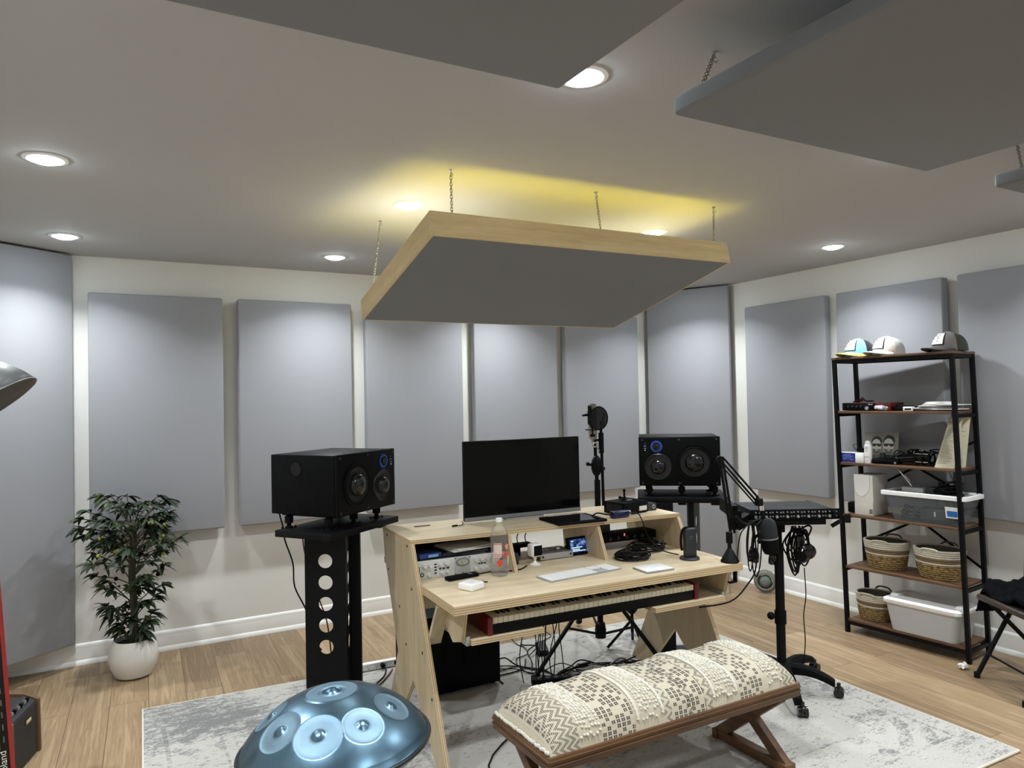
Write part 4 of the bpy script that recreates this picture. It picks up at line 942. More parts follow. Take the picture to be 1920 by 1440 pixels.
for k, a in enumerate(angs):
    rad = (cps[0].length, cps[1].length, 0.34, 0.34, 0.34)[k]*1.0
    d = Vector((math.cos(a), math.sin(a), 0)); n_ = Vector((-d.y, d.x, 0)); rings = []
    for t in range(9):
        u = t/8; c = hub+d*(0.03+(rad-0.03)*u)+Vector((0, 0, 0.01*math.sin(PI*u)-0.045*u*u)); wv = 0.026*(1-0.25*u); hh = 0.028*(1-0.35*u)
        rings.append([c+n_*wv-Vector((0, 0, hh)), c+n_*wv+Vector((0, 0, hh*0.5)), c+n_*wv*0.5+Vector((0, 0, hh)), c-n_*wv*0.5+Vector((0, 0, hh)), c-n_*wv+Vector((0, 0, hh*0.5)), c-n_*wv-Vector((0, 0, hh))])
    lg = G().skin(rings).build('leg', M_blkm, st)
    c = d*rad
    g = G()
    for s in (-1, 1): g.cyl(c+n_*0.006*s+Vector((0, 0, 0.037)), c+n_*0.024*s+Vector((0, 0, 0.037)), 0.026, n=20)
    g.cyl(c-n_*0.006+Vector((0, 0, 0.037)), c+n_*0.006+Vector((0, 0, 0.037)), 0.012, n=12).cyl(c+Vector((0, 0, 0.045)), c+Vector((0, 0, 0.085)), 0.010, n=12).ball(c+Vector((0, 0, 0.048)), 0.024, sc=(1, 1, 0.8))
    g.build('caster', M_blkg, lg)
zt = 0.930
g = G().box((-0.02, 0.0, zt+0.012), (0.40, 0.26, 0.028), bev=0.003); g.build('tray', M_blkm, st)
g = G()
g.bar((-0.30, -0.12, zt+0.070), (-0.30, 0.12, zt+0.085), 0.03, 0.07).bar((-0.30, -0.12, zt+0.0), (-0.22, -0.10, zt+0.04), 0.05, 0.05).bar((-0.33, -0.12, zt+0.03), (-0.27, -0.12, zt+0.03), 0.02, 0.10)
g.build('left_bracket', M_blk, st)
g = G()
g.bar((0.215, -0.16, zt+0.058), (0.215, 0.20, zt+0.064), 0.012, 0.03).bar((0.265, -0.165, zt+0.035), (0.29, -0.165, zt+0.035), 0.02, 0.045).bar((0.21, -0.13, zt-0.01), (0.24, -0.16, zt+0.02), 0.02, 0.02)
g.build('right_bracket', M_blk, st)
rk = thing('rack_microphone_preamp', 'black one unit rack preamp with many small knobs on the rolling stand', 'audio device', SC+Vector((0, 0, zt+0.0265)), SA)
G().box((0.0, 0.02, 0.028), (0.44, 0.29, 0.054), bev=0.002).build('chassis', plain('slate_metal', (30, 32, 35), 0.45, spec=0.25), rk)
G().box((0.015, -0.13, 0.028), (0.475, 0.008, 0.056), bev=0.001).build('face_plate', M_blkm, rk)
rr = random.Random(5)
for k in range(8):
    x = -0.195+k*0.056
    for j, (dx, z, q) in enumerate(((0.0, 0.018, 0.0085), (0.020, 0.020, 0.0045), (0.034, 0.020, 0.0045), (0.0, 0.042, 0.004), (0.020, 0.040, 0.0045), (0.034, 0.041, 0.0045))):
        G().cyl((x+dx, -0.134, z), (x+dx, -0.141, z), q, q*0.8, n=12).build('knob', M_alu if (j % 3 == 0) else M_gry, rk)

# headphones hanging under the stand
def phones(label, loc, rz, group=None):
    r = thing('headphones', label, 'headphones', loc, rz, 'headphones hung on the rolling stand')
    pts = [(0.07*math.cos(t)*0.9, 0.0, 0.085*math.sin(t)+0.03) for t in [PI*k/10 for k in range(11)]]
    G().tube([(x, y, z) for x, y, z in pts], 0.008, 8).build('headband', M_blkm, r)
    for s in (-1, 1):
        cup = G().lathe([(0.0001, -0.020), (0.030, -0.020), (0.041, -0.012), (0.041, 0.0), (0.044, 0.004), (0.042, 0.018), (0.026, 0.022), (0.0001, 0.012)], 28, TR(0.055*s, 0, -0.01) @ RY(-s*PI/2*0.9)).build('ear_cup', M_blkg, r)
        G().torus((0.055*s, 0, -0.01), 0.036, 0.0035, RY(PI/2), 24, 6).build('cup_ring', M_steel, r)
        G().tube([(0.062*s, 0, 0.05), (0.075*s, 0, 0.02), (0.078*s, 0.0, -0.01)], 0.004).build('yoke', M_blkm, r)
    return r
phones('black headphones with chrome rings hanging right of the stand column', (3.345, 2.735, 0.760), SA+0.9)
phones('black headphones hanging left of the stand column behind the microphone', (3.185, 2.88, 0.735), SA-0.6)
cb2 = thing('hanging_headphone_cable', 'loop of black cable and small parts hung on the rolling stand', 'cable', (3.31, 2.75, 0.87), SA)
rr = random.Random(8)
for k in range(9):
    w = rr.uniform(0.02, 0.05); dz = rr.uniform(0.08, 0.24); x = rr.uniform(-0.04, 0.03)
    G().tube([(x, 0, 0.02), (x-w, rr.uniform(-0.03, 0.03), -dz*0.5), (x, rr.uniform(-0.03, 0.03), -dz), (x+w, rr.uniform(-0.03, 0.03), -dz*0.5), (x, 0, 0.03)], 0.0045, 6).build('cable_loop', M_cable, cb2)
G().tube([(0.0, 0, 0.0), (0.05, 0, 0.03), (0.075, 0, 0.02), (0.06, 0, -0.02), (0.04, 0, -0.05)], 0.005).build('cable_end', M_cable, cb2)
G().box((0.0, -0.03, -0.05), (0.05, 0.03, 0.07), bev=0.012).box((0.045, -0.02, -0.09), (0.05, 0.03, 0.05), bev=0.012).build('clip_pouch', M_blkg, cb2)
G().box((0.005, -0.048, -0.075), (0.020, 0.003, 0.008)).box((-0.14, -0.01, -0.065), (0.012, 0.01, 0.035)).build('metal_buckle', M_steel, cb2)
G().tube([(0.03, 0, -0.2), (0.035, 0, -0.35), (0.02, 0, -0.46), (0.025, 0, -0.6), (0.01, 0, -0.74)], 0.003).build('hanging_lead', M_cable, cb2)
G().tube([(-0.11, 0.02, -0.25), (-0.10, 0.0, -0.36), (-0.085, 0, -0.44)], 0.003).build('hanging_lead', M_cable, cb2)
# grey coil of hose with green disc on the floor by the right wall
gc = thing('grey_cord_reel', 'coiled grey cord reel with green round cap on the floor by the right wall', 'cord reel', (4.69, 4.23, 0.097), math.radians(35))
Mq = RZ(0.0) @ RY(math.radians(-78))
M_cord = plain('grey_cord', (122, 120, 110), 0.8, nz=0.2, bmp=0.5)
for k in range(6): G().torus((-0.02+0.012*k, 0, 0), 0.084-0.008*abs(k-2), 0.0095, RY(PI/2), 36, 8).build('cord_turn', M_cord, gc)
G().lathe([(0.0001, 0.030), (0.030, 0.030), (0.040, 0.024), (0.052, 0.0)], 32, RY(-PI/2)).build('green_cap', plain('green_cap', (104, 124, 112), 0.6), gc)
G().lathe([(0.0001, 0.036), (0.022, 0.034), (0.026, 0.028)], 24, RY(-PI/2)).build('cap_centre', M_gry, gc)

# ------------------------------------------------------------------ rug
rg = G()
c = [(0.156, 4.401), (3.605, 4.19), (3.565, 1.790), (0.06, 1.85)]
rx = Vector(((c[0][0]+c[1][0]+c[2][0]+c[3][0])/4, (c[0][1]+c[1][1]+c[2][1]+c[3][1])/4, 0))
lo = [(x-rx.x, y-rx.y) for x, y in c][::-1]
o = G().prism(lo, 0.011).build('rug', M_rug); o.location = (rx.x, rx.y, 0.0005)
tag(o, 'large distressed grey and white patterned rug under the desk and bench', 'rug')
g = G()
for k in range(4):
    a, b = Vector((*lo[k], 0.006)), Vector((*lo[(k+1) % 4], 0.006)); g.cyl(a, b, 0.0062, n=8)
g.build('bound_edge', plain('rug_binding', (206, 200, 186), 0.9), o)

# ------------------------------------------------------------------ bench
BX, BY = 1.325, 2.165
BL, BW = 1.27, 0.425
bn = thing('upholstered_bench', 'brown wooden bench with a cream woven cushion seat and crossed legs', 'bench', (BX, BY, 0), 0)
zt = 0.385
for y in (0.012, BW-0.012):
    g = G(); g.box((BL/2, y, zt-0.0275), (BL, 0.024, 0.055), bev=0.003)
    s = -1 if y < 0.1 else 1
    for z in (zt-0.014, zt-0.032): g.box((BL/2, y+s*0.0135, z), (BL, 0.007, 0.006), bev=0.002)
    g.build('long_rail', M_bench, bn)
M_benchy = wood('brown_bench_wood_cross', (64, 43, 27), (108, 77, 50), 'y', 0.5)
for x in (0.012, BL-0.012):
    g = G(); g.box((x, BW/2, zt-0.0275), (0.024, BW-0.04, 0.055), bev=0.003)
    s = -1 if x < 0.1 else 1
    for z in (zt-0.014, zt-0.032): g.box((x+s*0.0135, BW/2, z), (0.007, BW, 0.006), bev=0.002)
    g.build('short_rail', M_benchy, bn)
G().box((BL/2, BW/2, zt-0.012), (BL-0.03, BW-0.03, 0.02)).build('seat_board', M_bench, bn)
for x in (0.075, BL-0.075):
    for s in (0, 1):
        y0, y1 = (0.045, BW-0.015) if s == 0 else (BW-0.045, 0.015)
        xx = x+(0.0 if s == 0 else 0.0)
        G().bar((xx, y0, zt-0.055), (xx, y1, 0.034), 0.052-0.004*s, 0.040-0.004*s, bev=0.003, up=(1, 0, 0)).build('leg', M_benchy, bn)
    G().bar((x, 0.03, 0.036), (x, BW-0.03, 0.036), 0.048, 0.040, bev=0.003, up=(0, 0, 1)).build('foot_stretcher', M_benchy, bn)
    for y in (0.012, BW-0.012): G().box((x, y, 0.0345), (0.062, 0.030, 0.045), bev=0.004).build('foot_block', M_benchy, bn)
def cush_h(u, v):
    e = (1-(2*u-1)**10)*(1-abs(2*v-1)**3.2)
    e = max(e, 0)**0.42
    return 0.118*e*(1+0.10*math.sin(u*2*PI*3.4+0.7)*math.sin(PI*v))
def cush_mat():
    m, nt, b = new_mat('woven_cushion', 0.95, spec=0.1); v = coords(nt)
    sp = nt.nodes.new('ShaderNodeSeparateXYZ'); nt.links.new(v, sp.inputs[0]); x, y = S(sp.outputs[0]), S(sp.outputs[1])
    z = S(sp.outputs[2])
    yy = y-clamp01((0.10-y)/0.10)*(0.115-(z-0.383))*1.1
    cell = lambda q, p: (q/p).frac()
    # zigzag: distance of x from a triangular wave in y, repeated
    p = 0.058
    tri = (yy/p).tri()*0.030
    zz = lambda x0, n, pitch: None
    def zig(xa, xb, pitch, wid):
        w = ((x-xa+tri)/pitch).frac()
        return band(w, 0.0, wid+0.12)*band(x, xa, xb)
    stip = ((x/0.006).frac().gt(0.28))*((yy/0.006).frac().gt(0.22))
    hol = 1.0
    def dots(xa, xb, phase=0.0):
        # diagonal lattice of small 2x2 blocks
        a = (x-xa)/0.0225; bb = yy/0.0225
        r = a.floor(); 
        fx, fy = a.frac(), bb.frac()
        inside = band(fx, 0.14, 0.80)*band(fy, 0.10, 0.86)
        cut = band(fx, 0.43, 0.51)*0.9; cut2 = band(fy, 0.44, 0.50)*0.7
        # diamond arrangement: drop some cells
        k = S.m('MODULO', a.floor()+bb.floor()+200.0, 5.0)
        keep = k.lt(3.5)
        k2 = S.m('MODULO', a.floor()-bb.floor()+200.0, 6.0)
        return inside*(1.0-cut)*(1.0-cut2)*keep*k2.lt(4.5)*band(x, xa, xb)
    tex = noise(nt, v, 260, 2)
    pat = clamp01(zig(0.02, 0.135, 0.029, 0.46)*stip+dots(0.235, 0.385)+zig(0.53, 0.565, 0.035, 0.30)*stip+dots(0.575, 0.74)+zig(0.64, 0.675, 0.035, 0.30)*stip+zig(0.735, 0.775, 0.04, 0.3)*stip+dots(0.925, 1.06)+zig(1.175, 1.25, 0.029, 0.46)*stip)
    rib = S.m('SINE', x*1500.0)*0.5+0.5
    col = mix(nt, tex, lin((186, 177, 156)), lin((214, 207, 189)))
    col = mix(nt, pat*(0.80+tex*0.2), col, lin((34, 32, 34)))
    nt.links.new(col, b.inputs['Base Color']); bump(nt, b, rib*0.4+tex*0.6, 0.5, 0.002); return m
c0 = zt-0.002
def cfn(u, v):
    return Vector((0.010+(BL-0.02)*u, 0.008+(BW-0.016)*v, c0+cush_h(u, v)))
g = G(); g.grid(cfn, 110, 44)
# underside and sides
g.grid(lambda u, v: Vector((0.010+(BL-0.02)*u, 0.008+(BW-0.016)*v, c0-0.001)), 2, 2)
cu = g.build('seat_cushion', cush_mat(), bn, sharp=80)
M_tuft = plain('white_yarn', (222, 218, 206), 0.95, nz=0.05, sc=200)
rr = random.Random(3)
def tufts(bands, step, r, name):
    g = G()
    b0 = bmesh.new(); bmesh.ops.create_icosphere(b0, subdivisions=1, radius=1); vs = [v.co.copy() for v in b0.verts]; fs = [[v.index for v in f.verts] for f in b0.faces]; b0.free()
    for xa, xb, dx in bands:
        n = max(1, int((xb-xa)/dx))
        for i in range(n+1):
            x = xa+(xb-xa)*i/n; k = int(BW/step)
            for j in range(k):
                v = (j+0.5+rr.uniform(-0.25, 0.25))/k; u = (x+rr.uniform(-0.002, 0.002)-0.01)/(BL-0.02)
                if rr.random() < 0.10: continue
                c = cfn(min(max(u, 0.004), 0.996), min(max(v, 0.004), 0.996)); s = rr.uniform(0.75, 1.2)*r
                V = [g.bm.verts.new(Vector((c.x+q.x*s*0.85, c.y+q.y*s*1.25, c.z+q.z*s*0.8+s*0.25))) for q in vs]
                for f in fs: g.bm.faces.new([V[t] for t in f])
    o = g.build(name, M_tuft, bn, sharp=180); o['kind'] = 'stuff'; return o
tufts([(0.142, 0.225, 0.0120), (0.425, 0.505, 0.0155), (0.80, 0.89, 0.0145), (1.085, 1.165, 0.0125)], 0.0112, 0.0070, 'yarn_tufts')
def braid():
    for xb in (0.400, 0.520, 0.785, 0.905):
        g = G()
        for off in (-0.006, 0.006):
            g.tube([cfn((xb-0.01)/(BL-0.02), min(max(t/40, 0.01), 0.99))+Vector((off*(1 if t % 2 else -1)*0.6, 0, 0.004)) for t in range(41)], 0.0045, 6, sub=2)
        g.build('braided_cord', M_tuft, bn)
braid()
g = G()
for k in range(34): g.ball(Vector((0.006, 0.02+(BW-0.04)*k/33, zt+0.008+rr.uniform(-0.002, 0.004))), 0.0085, sc=(0.7, 1, 0.9), u=8, v=6)
o = g.build('edge_pompoms', M_tuft, bn); o['kind'] = 'stuff'

# ------------------------------------------------------------------ handpan on its stand
HC = Vector((0.568, 2.105, 0.655)); tiltv = Euler((math.radians(-1.5), math.radians(-3.0), 0)).to_matrix().to_4x4()
hp = thing('handpan', 'blue grey steel handpan drum with dimpled tone fields', 'handpan', HC, rot=(math.radians(-1.5), math.radians(-3.0), 0))
Rr = 0.268
notes = [(math.radians(a0), 0.172, q) for a0, q in ((-78, 0.058), (-118, 0.066), (-160, 0.064), (158, 0.058), (115, 0.052), (70, 0.050), (25, 0.052), (-35, 0.058))]
def pan_z(r): 
    t = min(r/Rr, 1); return 0.150*(1-t**2.15)**0.80 if t < 1 else 0
def pan_p(x, y):
    r = math.hypot(x, y); z = pan_z(r)
    if r < 0.072: z += 0.004*(r/0.072)**6-0.002
    if r < 0.078 and r >= 0.072: z += 0.002*(1-(r-0.072)/0.006)
    z -= 0.006*math.exp(-((r-0.034)/0.004)**2)+0.004*math.exp(-((r-0.022)/0.003)**2); z += 0.007*math.exp(-(r/0.015)**2)
    for a, rn, q in notes:
        dx, dy = x-rn*math.cos(a), y-rn*math.sin(a); ca, sa = math.cos(a), math.sin(a)
        pr, pt = (dx*ca+dy*sa)/(q*0.80), (-dx*sa+dy*ca)/(q*0.98); d = math.hypot(pr, pt)
        if d < 1: z -= 0.0065*(1-d**6)
        z += 0.0085*math.exp(-(d/0.27)**4)
    return z
g = G(); nr, na = 120, 240; rings = []
for i in range(nr+1):
    r = (Rr-0.012)*(i/nr)**0.9 if i else 0.0005
    rings.append([Vector((r*math.cos(2*PI*j/na), r*math.sin(2*PI*j/na), pan_p(r*math.cos(2*PI*j/na), r*math.sin(2*PI*j/na)))) for j in range(na)])
for rr_, zz in ((Rr-0.006, 0.006), (Rr-0.002, 0.003)): rings.append([Vector((rr_*math.cos(2*PI*j/na), rr_*math.sin(2*PI*j/na), zz)) for j in range(na)])
g.skin(rings, cap=(True, False))
def pan_mat():
    m, nt, b = new_mat('nitrided_steel', 0.30, 0.95); v = coords(nt)
    n1 = noise(nt, v, 9, 4, 0.6); n2 = noise(nt, v, 40, 3)
    sp = nt.nodes.new('ShaderNodeSeparateXYZ'); nt.links.new(v, sp.inputs[0]); x, y = S(sp.outputs[0]), S(sp.outputs[1])
    mask = None
    allf = [(0.0, 0.0, 0.072, 1.0, 1.0, 0.0)]+[(rn*math.cos(a), rn*math.sin(a), q, 0.80, 0.98, a) for a, rn, q in notes]
    for cx_, cy_, q, k1, k2, a in allf:
        ca, sa = math.cos(a), math.sin(a)
        dx, dy = x-cx_, y-cy_; pr = (dx*ca+dy*sa)/(q*k1); pt = (dy*ca-dx*sa)/(q*k2)
        d = S.m('SQRT', pr*pr+pt*pt); inner = band(d, 0.30 if q != 0.072 else 0.40, 1.0)
        mask = inner if mask is None else mask+inner
    mask = clamp01(mask)
    col = mix(nt, n1, lin((70, 96, 116)), lin((112, 142, 160)))
    field = mix(nt, n1, lin((104, 132, 152)), lin((148, 172, 186)))
    col = mix(nt, mask*0.75, col, field)
    nt.links.new(col, b.inputs['Base Color'])
    nt.links.new((n2*0.10+0.27+mask*0.22).s, b.inputs['Roughness'])
    return m
M_pan = pan_mat()
g.build('top_shell', M_pan, hp, sharp=50)
g = G().lathe([(0.0001, -0.115), (0.06, -0.112), (0.06, -0.13), (0.062, -0.112), (0.14, -0.092), (0.21, -0.06), (0.25, -0.025), (Rr, -0.003)], 72); g.build('bottom_shell', M_pan, hp)
G().torus((0, 0, 0), Rr, 0.0065, None, 96, 10).build('rim', plain('black_rim', (22, 26, 30), 0.35), hp)
hs = thing('handpan_stand', 'low folding stand holding the steel handpan', 'stand', (HC.x, HC.y, 0), 0)
for k in range(3):
    a = math.radians(60+120*k); d = Vector((math.cos(a), math.sin(a), 0)); e = Vector((math.cos(a+PI), math.sin(a+PI), 0))
    G().cyl(e*0.24+Vector((0, 0, 0.02)), d*0.14+Vector((0, 0, 0.545)), 0.011, n=12).build('leg', M_bench, hs)
G().torus((0, 0, 0.275), 0.036, 0.010, None, 24, 8).build('hub_ring', M_blkm, hs)
G().torus((0, 0, 0.545), 0.145, 0.009, None, 32, 8).build('top_ring', M_bench, hs)
# ------------------------------------------------------------------ potted plant
pp = thing('potted_plant', 'leafy artificial tree in a round white pot against the left wall', 'plant', (0.130, 5.005, 0), 0)
G().lathe([(0.0001, 0), (0.075, 0), (0.10, 0.012), (0.130, 0.07), (0.138, 0.125), (0.128, 0.185), (0.112, 0.218), (0.108, 0.226), (0.102, 0.224), (0.100, 0.19), (0.0001, 0.188)], 48).build('pot', plain('white_ceramic', (212, 210, 204), 0.25, nz=0.02), pp)
G().lathe([(0.0001, 0.200), (0.05, 0.206), (0.101, 0.198)], 32, cap=(False, False)).build('soil', plain('moss_soil', (44, 40, 30), 0.95, nz=0.5, sc=60, bmp=1), pp)
M_bark = plain('bark', (62, 58, 42), 0.9, nz=0.25, sc=50, bmp=0.8)
tk = [(0.0, 0, 0.19), (0.006, 0, 0.40), (-0.004, 0.0, 0.60), (0.004, 0.0, 0.80), (0.0, 0, 0.92)]
G().tube(tk, 0.021, 10).cyl((0, 0, 0.19), (0, 0, 0.23), 0.028, 0.018, n=12).build('trunk', M_bark, pp)
rr = random.Random(21); gl = G(); gb = G(); ends = []
def leaf(g, p, d, L_, w, droop, twist):
    d = d.normalized(); side_ = d.cross(Vector((0, 0, 1))); side_ = side_.normalized() if side_.length > 1e-3 else Vector((1, 0, 0))
    side_ = (Matrix.Rotation(twist, 3, d) @ side_); nrm = side_.cross(d)
    n = 6; Lv = []; 
    for i in range(n+1):
        t = i/n; wv = w*math.sin(PI*min(t*0.92+0.06, 1))**0.8*(1 if t < 0.98 else 0.1)
        c = p+d*L_*t+Vector((0, 0, -droop*L_*t*t))
        Lv.append((g.bm.verts.new(c-side_*wv+nrm*wv*0.25), g.bm.verts.new(c), g.bm.verts.new(c+side_*wv+nrm*wv*0.25)))
    for i in range(n):
        a, b = Lv[i], Lv[i+1]
        g.bm.faces.new((a[0], a[1], b[1], b[0])); g.bm.faces.new((a[1], a[2], b[2], b[1]))
tiers = [(0.98, 7, 0.17, 0.07), (0.93, 9, 0.25, 0.05), (0.88, 11, 0.28, 0.02), (0.82, 11, 0.29, -0.01), (0.76, 10, 0.27, -0.03), (0.66, 5, 0.23, -0.02), (0.52, 6, 0.19, 0.0), (0.45, 5, 0.17, -0.02), (0.34, 5, 0.15, 0.0), (0.29, 5, 0.11, -0.02)]
for z, n, R_, up in tiers:
    for k in range(n):
        a = 2*PI*(k+rr.uniform(-0.3, 0.3))/n+z*9; R2 = R_*rr.uniform(0.55, 1.08)
        d = Vector((math.cos(a), math.sin(a)*0.85, 0)); zz = z+rr.uniform(-0.03, 0.03)-0.10
        if d.y > 0.05 and R2 > 0.30: R2 = 0.30
        e = d*R2+Vector((0, 0, zz+up+0.10+rr.uniform(-0.01, 0.05)))
        m1 = d*R2*0.5+Vector((0, 0, zz+0.07+up*0.8))
        gb.tube([Vector((0, 0, zz)), m1, e], 0.0035, 5, sub=3)
        for cl, (c, dd) in enumerate(((e, (e-m1).normalized()), (m1.lerp(e, 0.45), (e-m1).normalized()))):
            nl = rr.randint(7, 9) if cl == 0 else 5
            for j in range(nl):
                az = (j/(nl)-0.5)*2.7*2+rr.uniform(-0.2, 0.2) if cl == 0 else (j-2.0)*1.2
                base = Matrix.Rotation(az*0.55, 3, 'Z') @ Vector((dd.x, dd.y, 0)).normalized()
                ld = base+Vector((0, 0, rr.uniform(-0.25, 0.75)))
                leaf(gl, c, ld, rr.uniform(0.062, 0.098), rr.uniform(0.0115, 0.0155), rr.uniform(0.25, 0.75), rr.uniform(-0.6, 0.6))
gb.build('branches', M_bark, pp)
ml, nt, b = new_mat('leaf_green', 0.5, spec=0.25); v = coords(nt); nn = noise(nt, v, 7, 2)
nt.links.new(ramp(nt, nn, [(0.3, lin((24, 34, 24))), (0.62, lin((46, 58, 36))), (0.8, lin((84, 92, 50)))]), b.inputs['Base Color'])
gl.build('foliage', ml, pp, sharp=60)
M_fr = plain('yellow_green_fruit', (160, 158, 70), 0.4)
for x, y, z in ((0.0, -0.10, 0.93), (-0.09, -0.12, 0.78), (0.16, -0.10, 0.84), (-0.18, -0.10, 0.76), (0.16, -0.14, 0.74), (-0.09, -0.12, 0.62), (0.13, -0.14, 0.62), (-0.17, -0.10, 0.86), (0.17, -0.06, 0.90)):
    G().ball((x, y, z), 0.012, u=10, v=8).build('fruit', M_fr if z > 0.65 else M_blkm, pp)

# ------------------------------------------------------------------ shelf unit
SO = Vector((4.38, 3.269, 0)); SHA = math.atan2(-0.99530541, 0.09678397); SM = TR(*SO) @ RZ(SHA)
def sp_(u, v, z): return SM @ Vector((u, v, z))
sh = thing('shelf_unit', 'tall open shelf unit with black metal frame and six brown boards', 'shelf', SO, SHA)
lean = -0.045/1.87
def lx(u, z): return u+lean*z
SL, SD, pw = 0.785, 0.285, 0.024
lev = [0.095, 0.452, 0.800, 1.150, 1.500, 1.866]
for (u, v) in ((0.0, 0.0), (SL, 0.0), (0.0, SD), (SL, SD)):
    u0 = u+(pw/2 if u == 0 else -pw/2); v0 = v+(pw/2 if v == 0 else -pw/2)
    P0 = Vector((lx(u0, 0), v0, 0)); P1 = Vector((lx(u0, 1.85), v0, 1.85))
    G().skin([[P0+Vector((a, b_, 0)) for a, b_ in ((-pw/2, -pw/2), (pw/2, -pw/2), (pw/2, pw/2), (-pw/2, pw/2))], [P1+Vector((a, b_, 0)) for a, b_ in ((-pw/2, -pw/2), (pw/2, -pw/2), (pw/2, pw/2), (-pw/2, pw/2))]]).build('upright', M_blk, sh)
for i, z in enumerate(lev):
    x = lx(0, z); full = (i == 5)
    G().box((x+SL/2, SD/2, z-0.008), (SL+(0.004 if full else -2*pw-0.002), SD+(0.004 if full else -0.006), 0.016), bev=0.001).build('board', M_walnut, sh)
    for u in (pw/2, SL-pw/2): G().box((x+u, SD/2, z-0.028), (0.02, SD-2*pw, 0.022)).build('support_rail', M_blk, sh)
    if i in (0, 5):
        for v in (pw/2, SD-pw/2): G().box((x+SL/2, v, z-0.028), (SL-2*pw, 0.02, 0.022)).build('long_support_rail', M_blk, sh)
for za, zb in ((0.452, 1.150),):
    g = G(); yb_ = SD-0.004
    zc = (0.47, 0.78, 1.13)
    g.bar((lx(pw, 0.60), yb_, 0.58), (lx(SL/2, 0.79), yb_, 0.775), 0.004, 0.016); g.bar((lx(SL-pw, 0.60), yb_, 0.52), (lx(SL/2, 0.79), yb_, 0.775), 0.004, 0.016)
    g.bar((lx(SL/2, 1.12), yb_, 1.125), (lx(SL-pw, 0.9), yb_, 0.92), 0.004, 0.016); g.bar((lx(SL/2, 1.12), yb_, 1.125), (lx(pw, 0.9), yb_, 0.92), 0.004, 0.016)
    g.build('cross_brace', M_blk, sh)
g = G(); g.bar((lx(SL-0.01, 1.3), SD-0.02, 1.31), (lx(SL-0.25, 1.2), SD-0.004, 1.19), 0.006, 0.014); g.bar((lx(SL-0.01, 0.9), SD-0.02, 0.90), (lx(SL-0.25, 0.84), SD-0.004, 0.84), 0.006, 0.014); g.build('cross_brace', M_blk, sh)

# caps on top
def cap(label, u, v, rz, cc, mc, vc, pc, flat=1.0):
    r = thing('baseball_cap', label, 'cap', sp_(u, v, 1.8672), SHA+rz, 'baseball caps on the shelf unit')
    a, bb, hh = 0.090, 0.102, 0.118
    def dome(th, t):  # th 0..1 full circle, t 0..1 from base to top
        A = 2*PI*th; q = math.cos(t*PI/2)**0.80; return Vector((bb*math.cos(A)*q, a*math.sin(A)*q, 0.004+hh*math.sin(t*PI/2)**(0.92)*(1.0+0.05*math.cos(A))))
    for nm, t0, t1, mt in (('front_panels', -0.23, 0.23, cc), ('mesh_back', 0.23, 0.77, mc)):
        g = G(); g.grid(lambda x, y: dome(t0+(t1-t0)*x, y*0.995), 24, 14); g.build(nm, mt, r, sharp=70)
    # visor towards +x
    def vis(s, t, dz=0):
        A = (s-0.5)*PI*0.92; ri = (bb*math.cos(A)*0.98, a*math.sin(A)*0.98); ext = 0.078*math.cos(A)**0.7 if math.cos(A) > 0 else 0
        x = ri[0]+ext*t; y = ri[1]*(1+0.02*t); return Vector((x, y, 0.026-0.022*(y/a)**2*(0.6+0.5*t)-0.004*t+dz+0.004))
    g = G(); g.grid(lambda s, t: vis(s, t), 20, 8); g.grid(lambda s, t: vis(s, t, -0.004), 20, 8); g.grid(lambda s, t: vis(s, 1, -0.004*t), 20, 1); g.build('visor', vc, r, sharp=60)
    # patch on the front
    def pt(s, t, lift=0.0): 
        p = dome((s-0.5)*0.20, 0.20+0.46*t); n = Vector((p.x/bb**2, p.y/a**2, p.z/hh**2*0.6)).normalized(); return p+n*lift
    g = G(); g.grid(lambda s, t: pt(-0.06+1.12*s, -0.06+1.12*t, 0.002), 10, 10); pb = g.build('patch_border', M_blkm, r)
    g = G(); g.grid(lambda s, t: pt(s, t, 0.0032), 10, 10); pq = g.build('patch', pc, pb)
    rr_ = random.Random(int(u*100)); g = G()
    for k in range(7):
        s, t = rr_.uniform(0.2, 0.8), rr_.uniform(0.2, 0.8); g.ball(pt(s, t, 0.004), 0.0035, sc=(0.6, rr_.uniform(0.6, 1.6), rr_.uniform(0.6, 1.6)), u=8, v=6)
    g.build('patch_marks', M_blkm, pb)
    G().ball((0, 0, 0.004+hh), 0.006, u=8, v=6).build('top_button', cc, r)
    return r
Mcb = fabric('sky_blue_twill', (112, 166, 222)); Mcw = fabric('cream_twill', (222, 214, 202)); Mcg = fabric('grey_twill', (104, 100, 100))
Mmk = fabric('black_mesh_cap', (28, 30, 36)); Mmw = fabric('white_mesh_cap', (200, 200, 202)); Mmo = fabric('olive_mesh_cap', (52, 54, 46))
Mvy = fabric('yellow_visor', (222, 214, 90)); Mvg = fabric('white_visor', (206, 206, 200)); Mvd = fabric('dark_visor', (56, 54, 54)); Mpt = fabric('white_patch', (236, 234, 226))
cap('blue baseball cap with yellow brim, leftmost on the shelf top', 0.085, 0.135, PI+1.15, Mcb, Mmk, Mvy, Mpt)
cap('white baseball cap with patch, middle one on the shelf top', 0.285, 0.130, PI+1.10, Mcw, Mmw, Mvg, Mpt)
cap('grey baseball cap with dark brim, at the right end of the shelf top', 0.665, 0.135, PI+1.00, Mcg, Mmo, Mvd, Mpt)

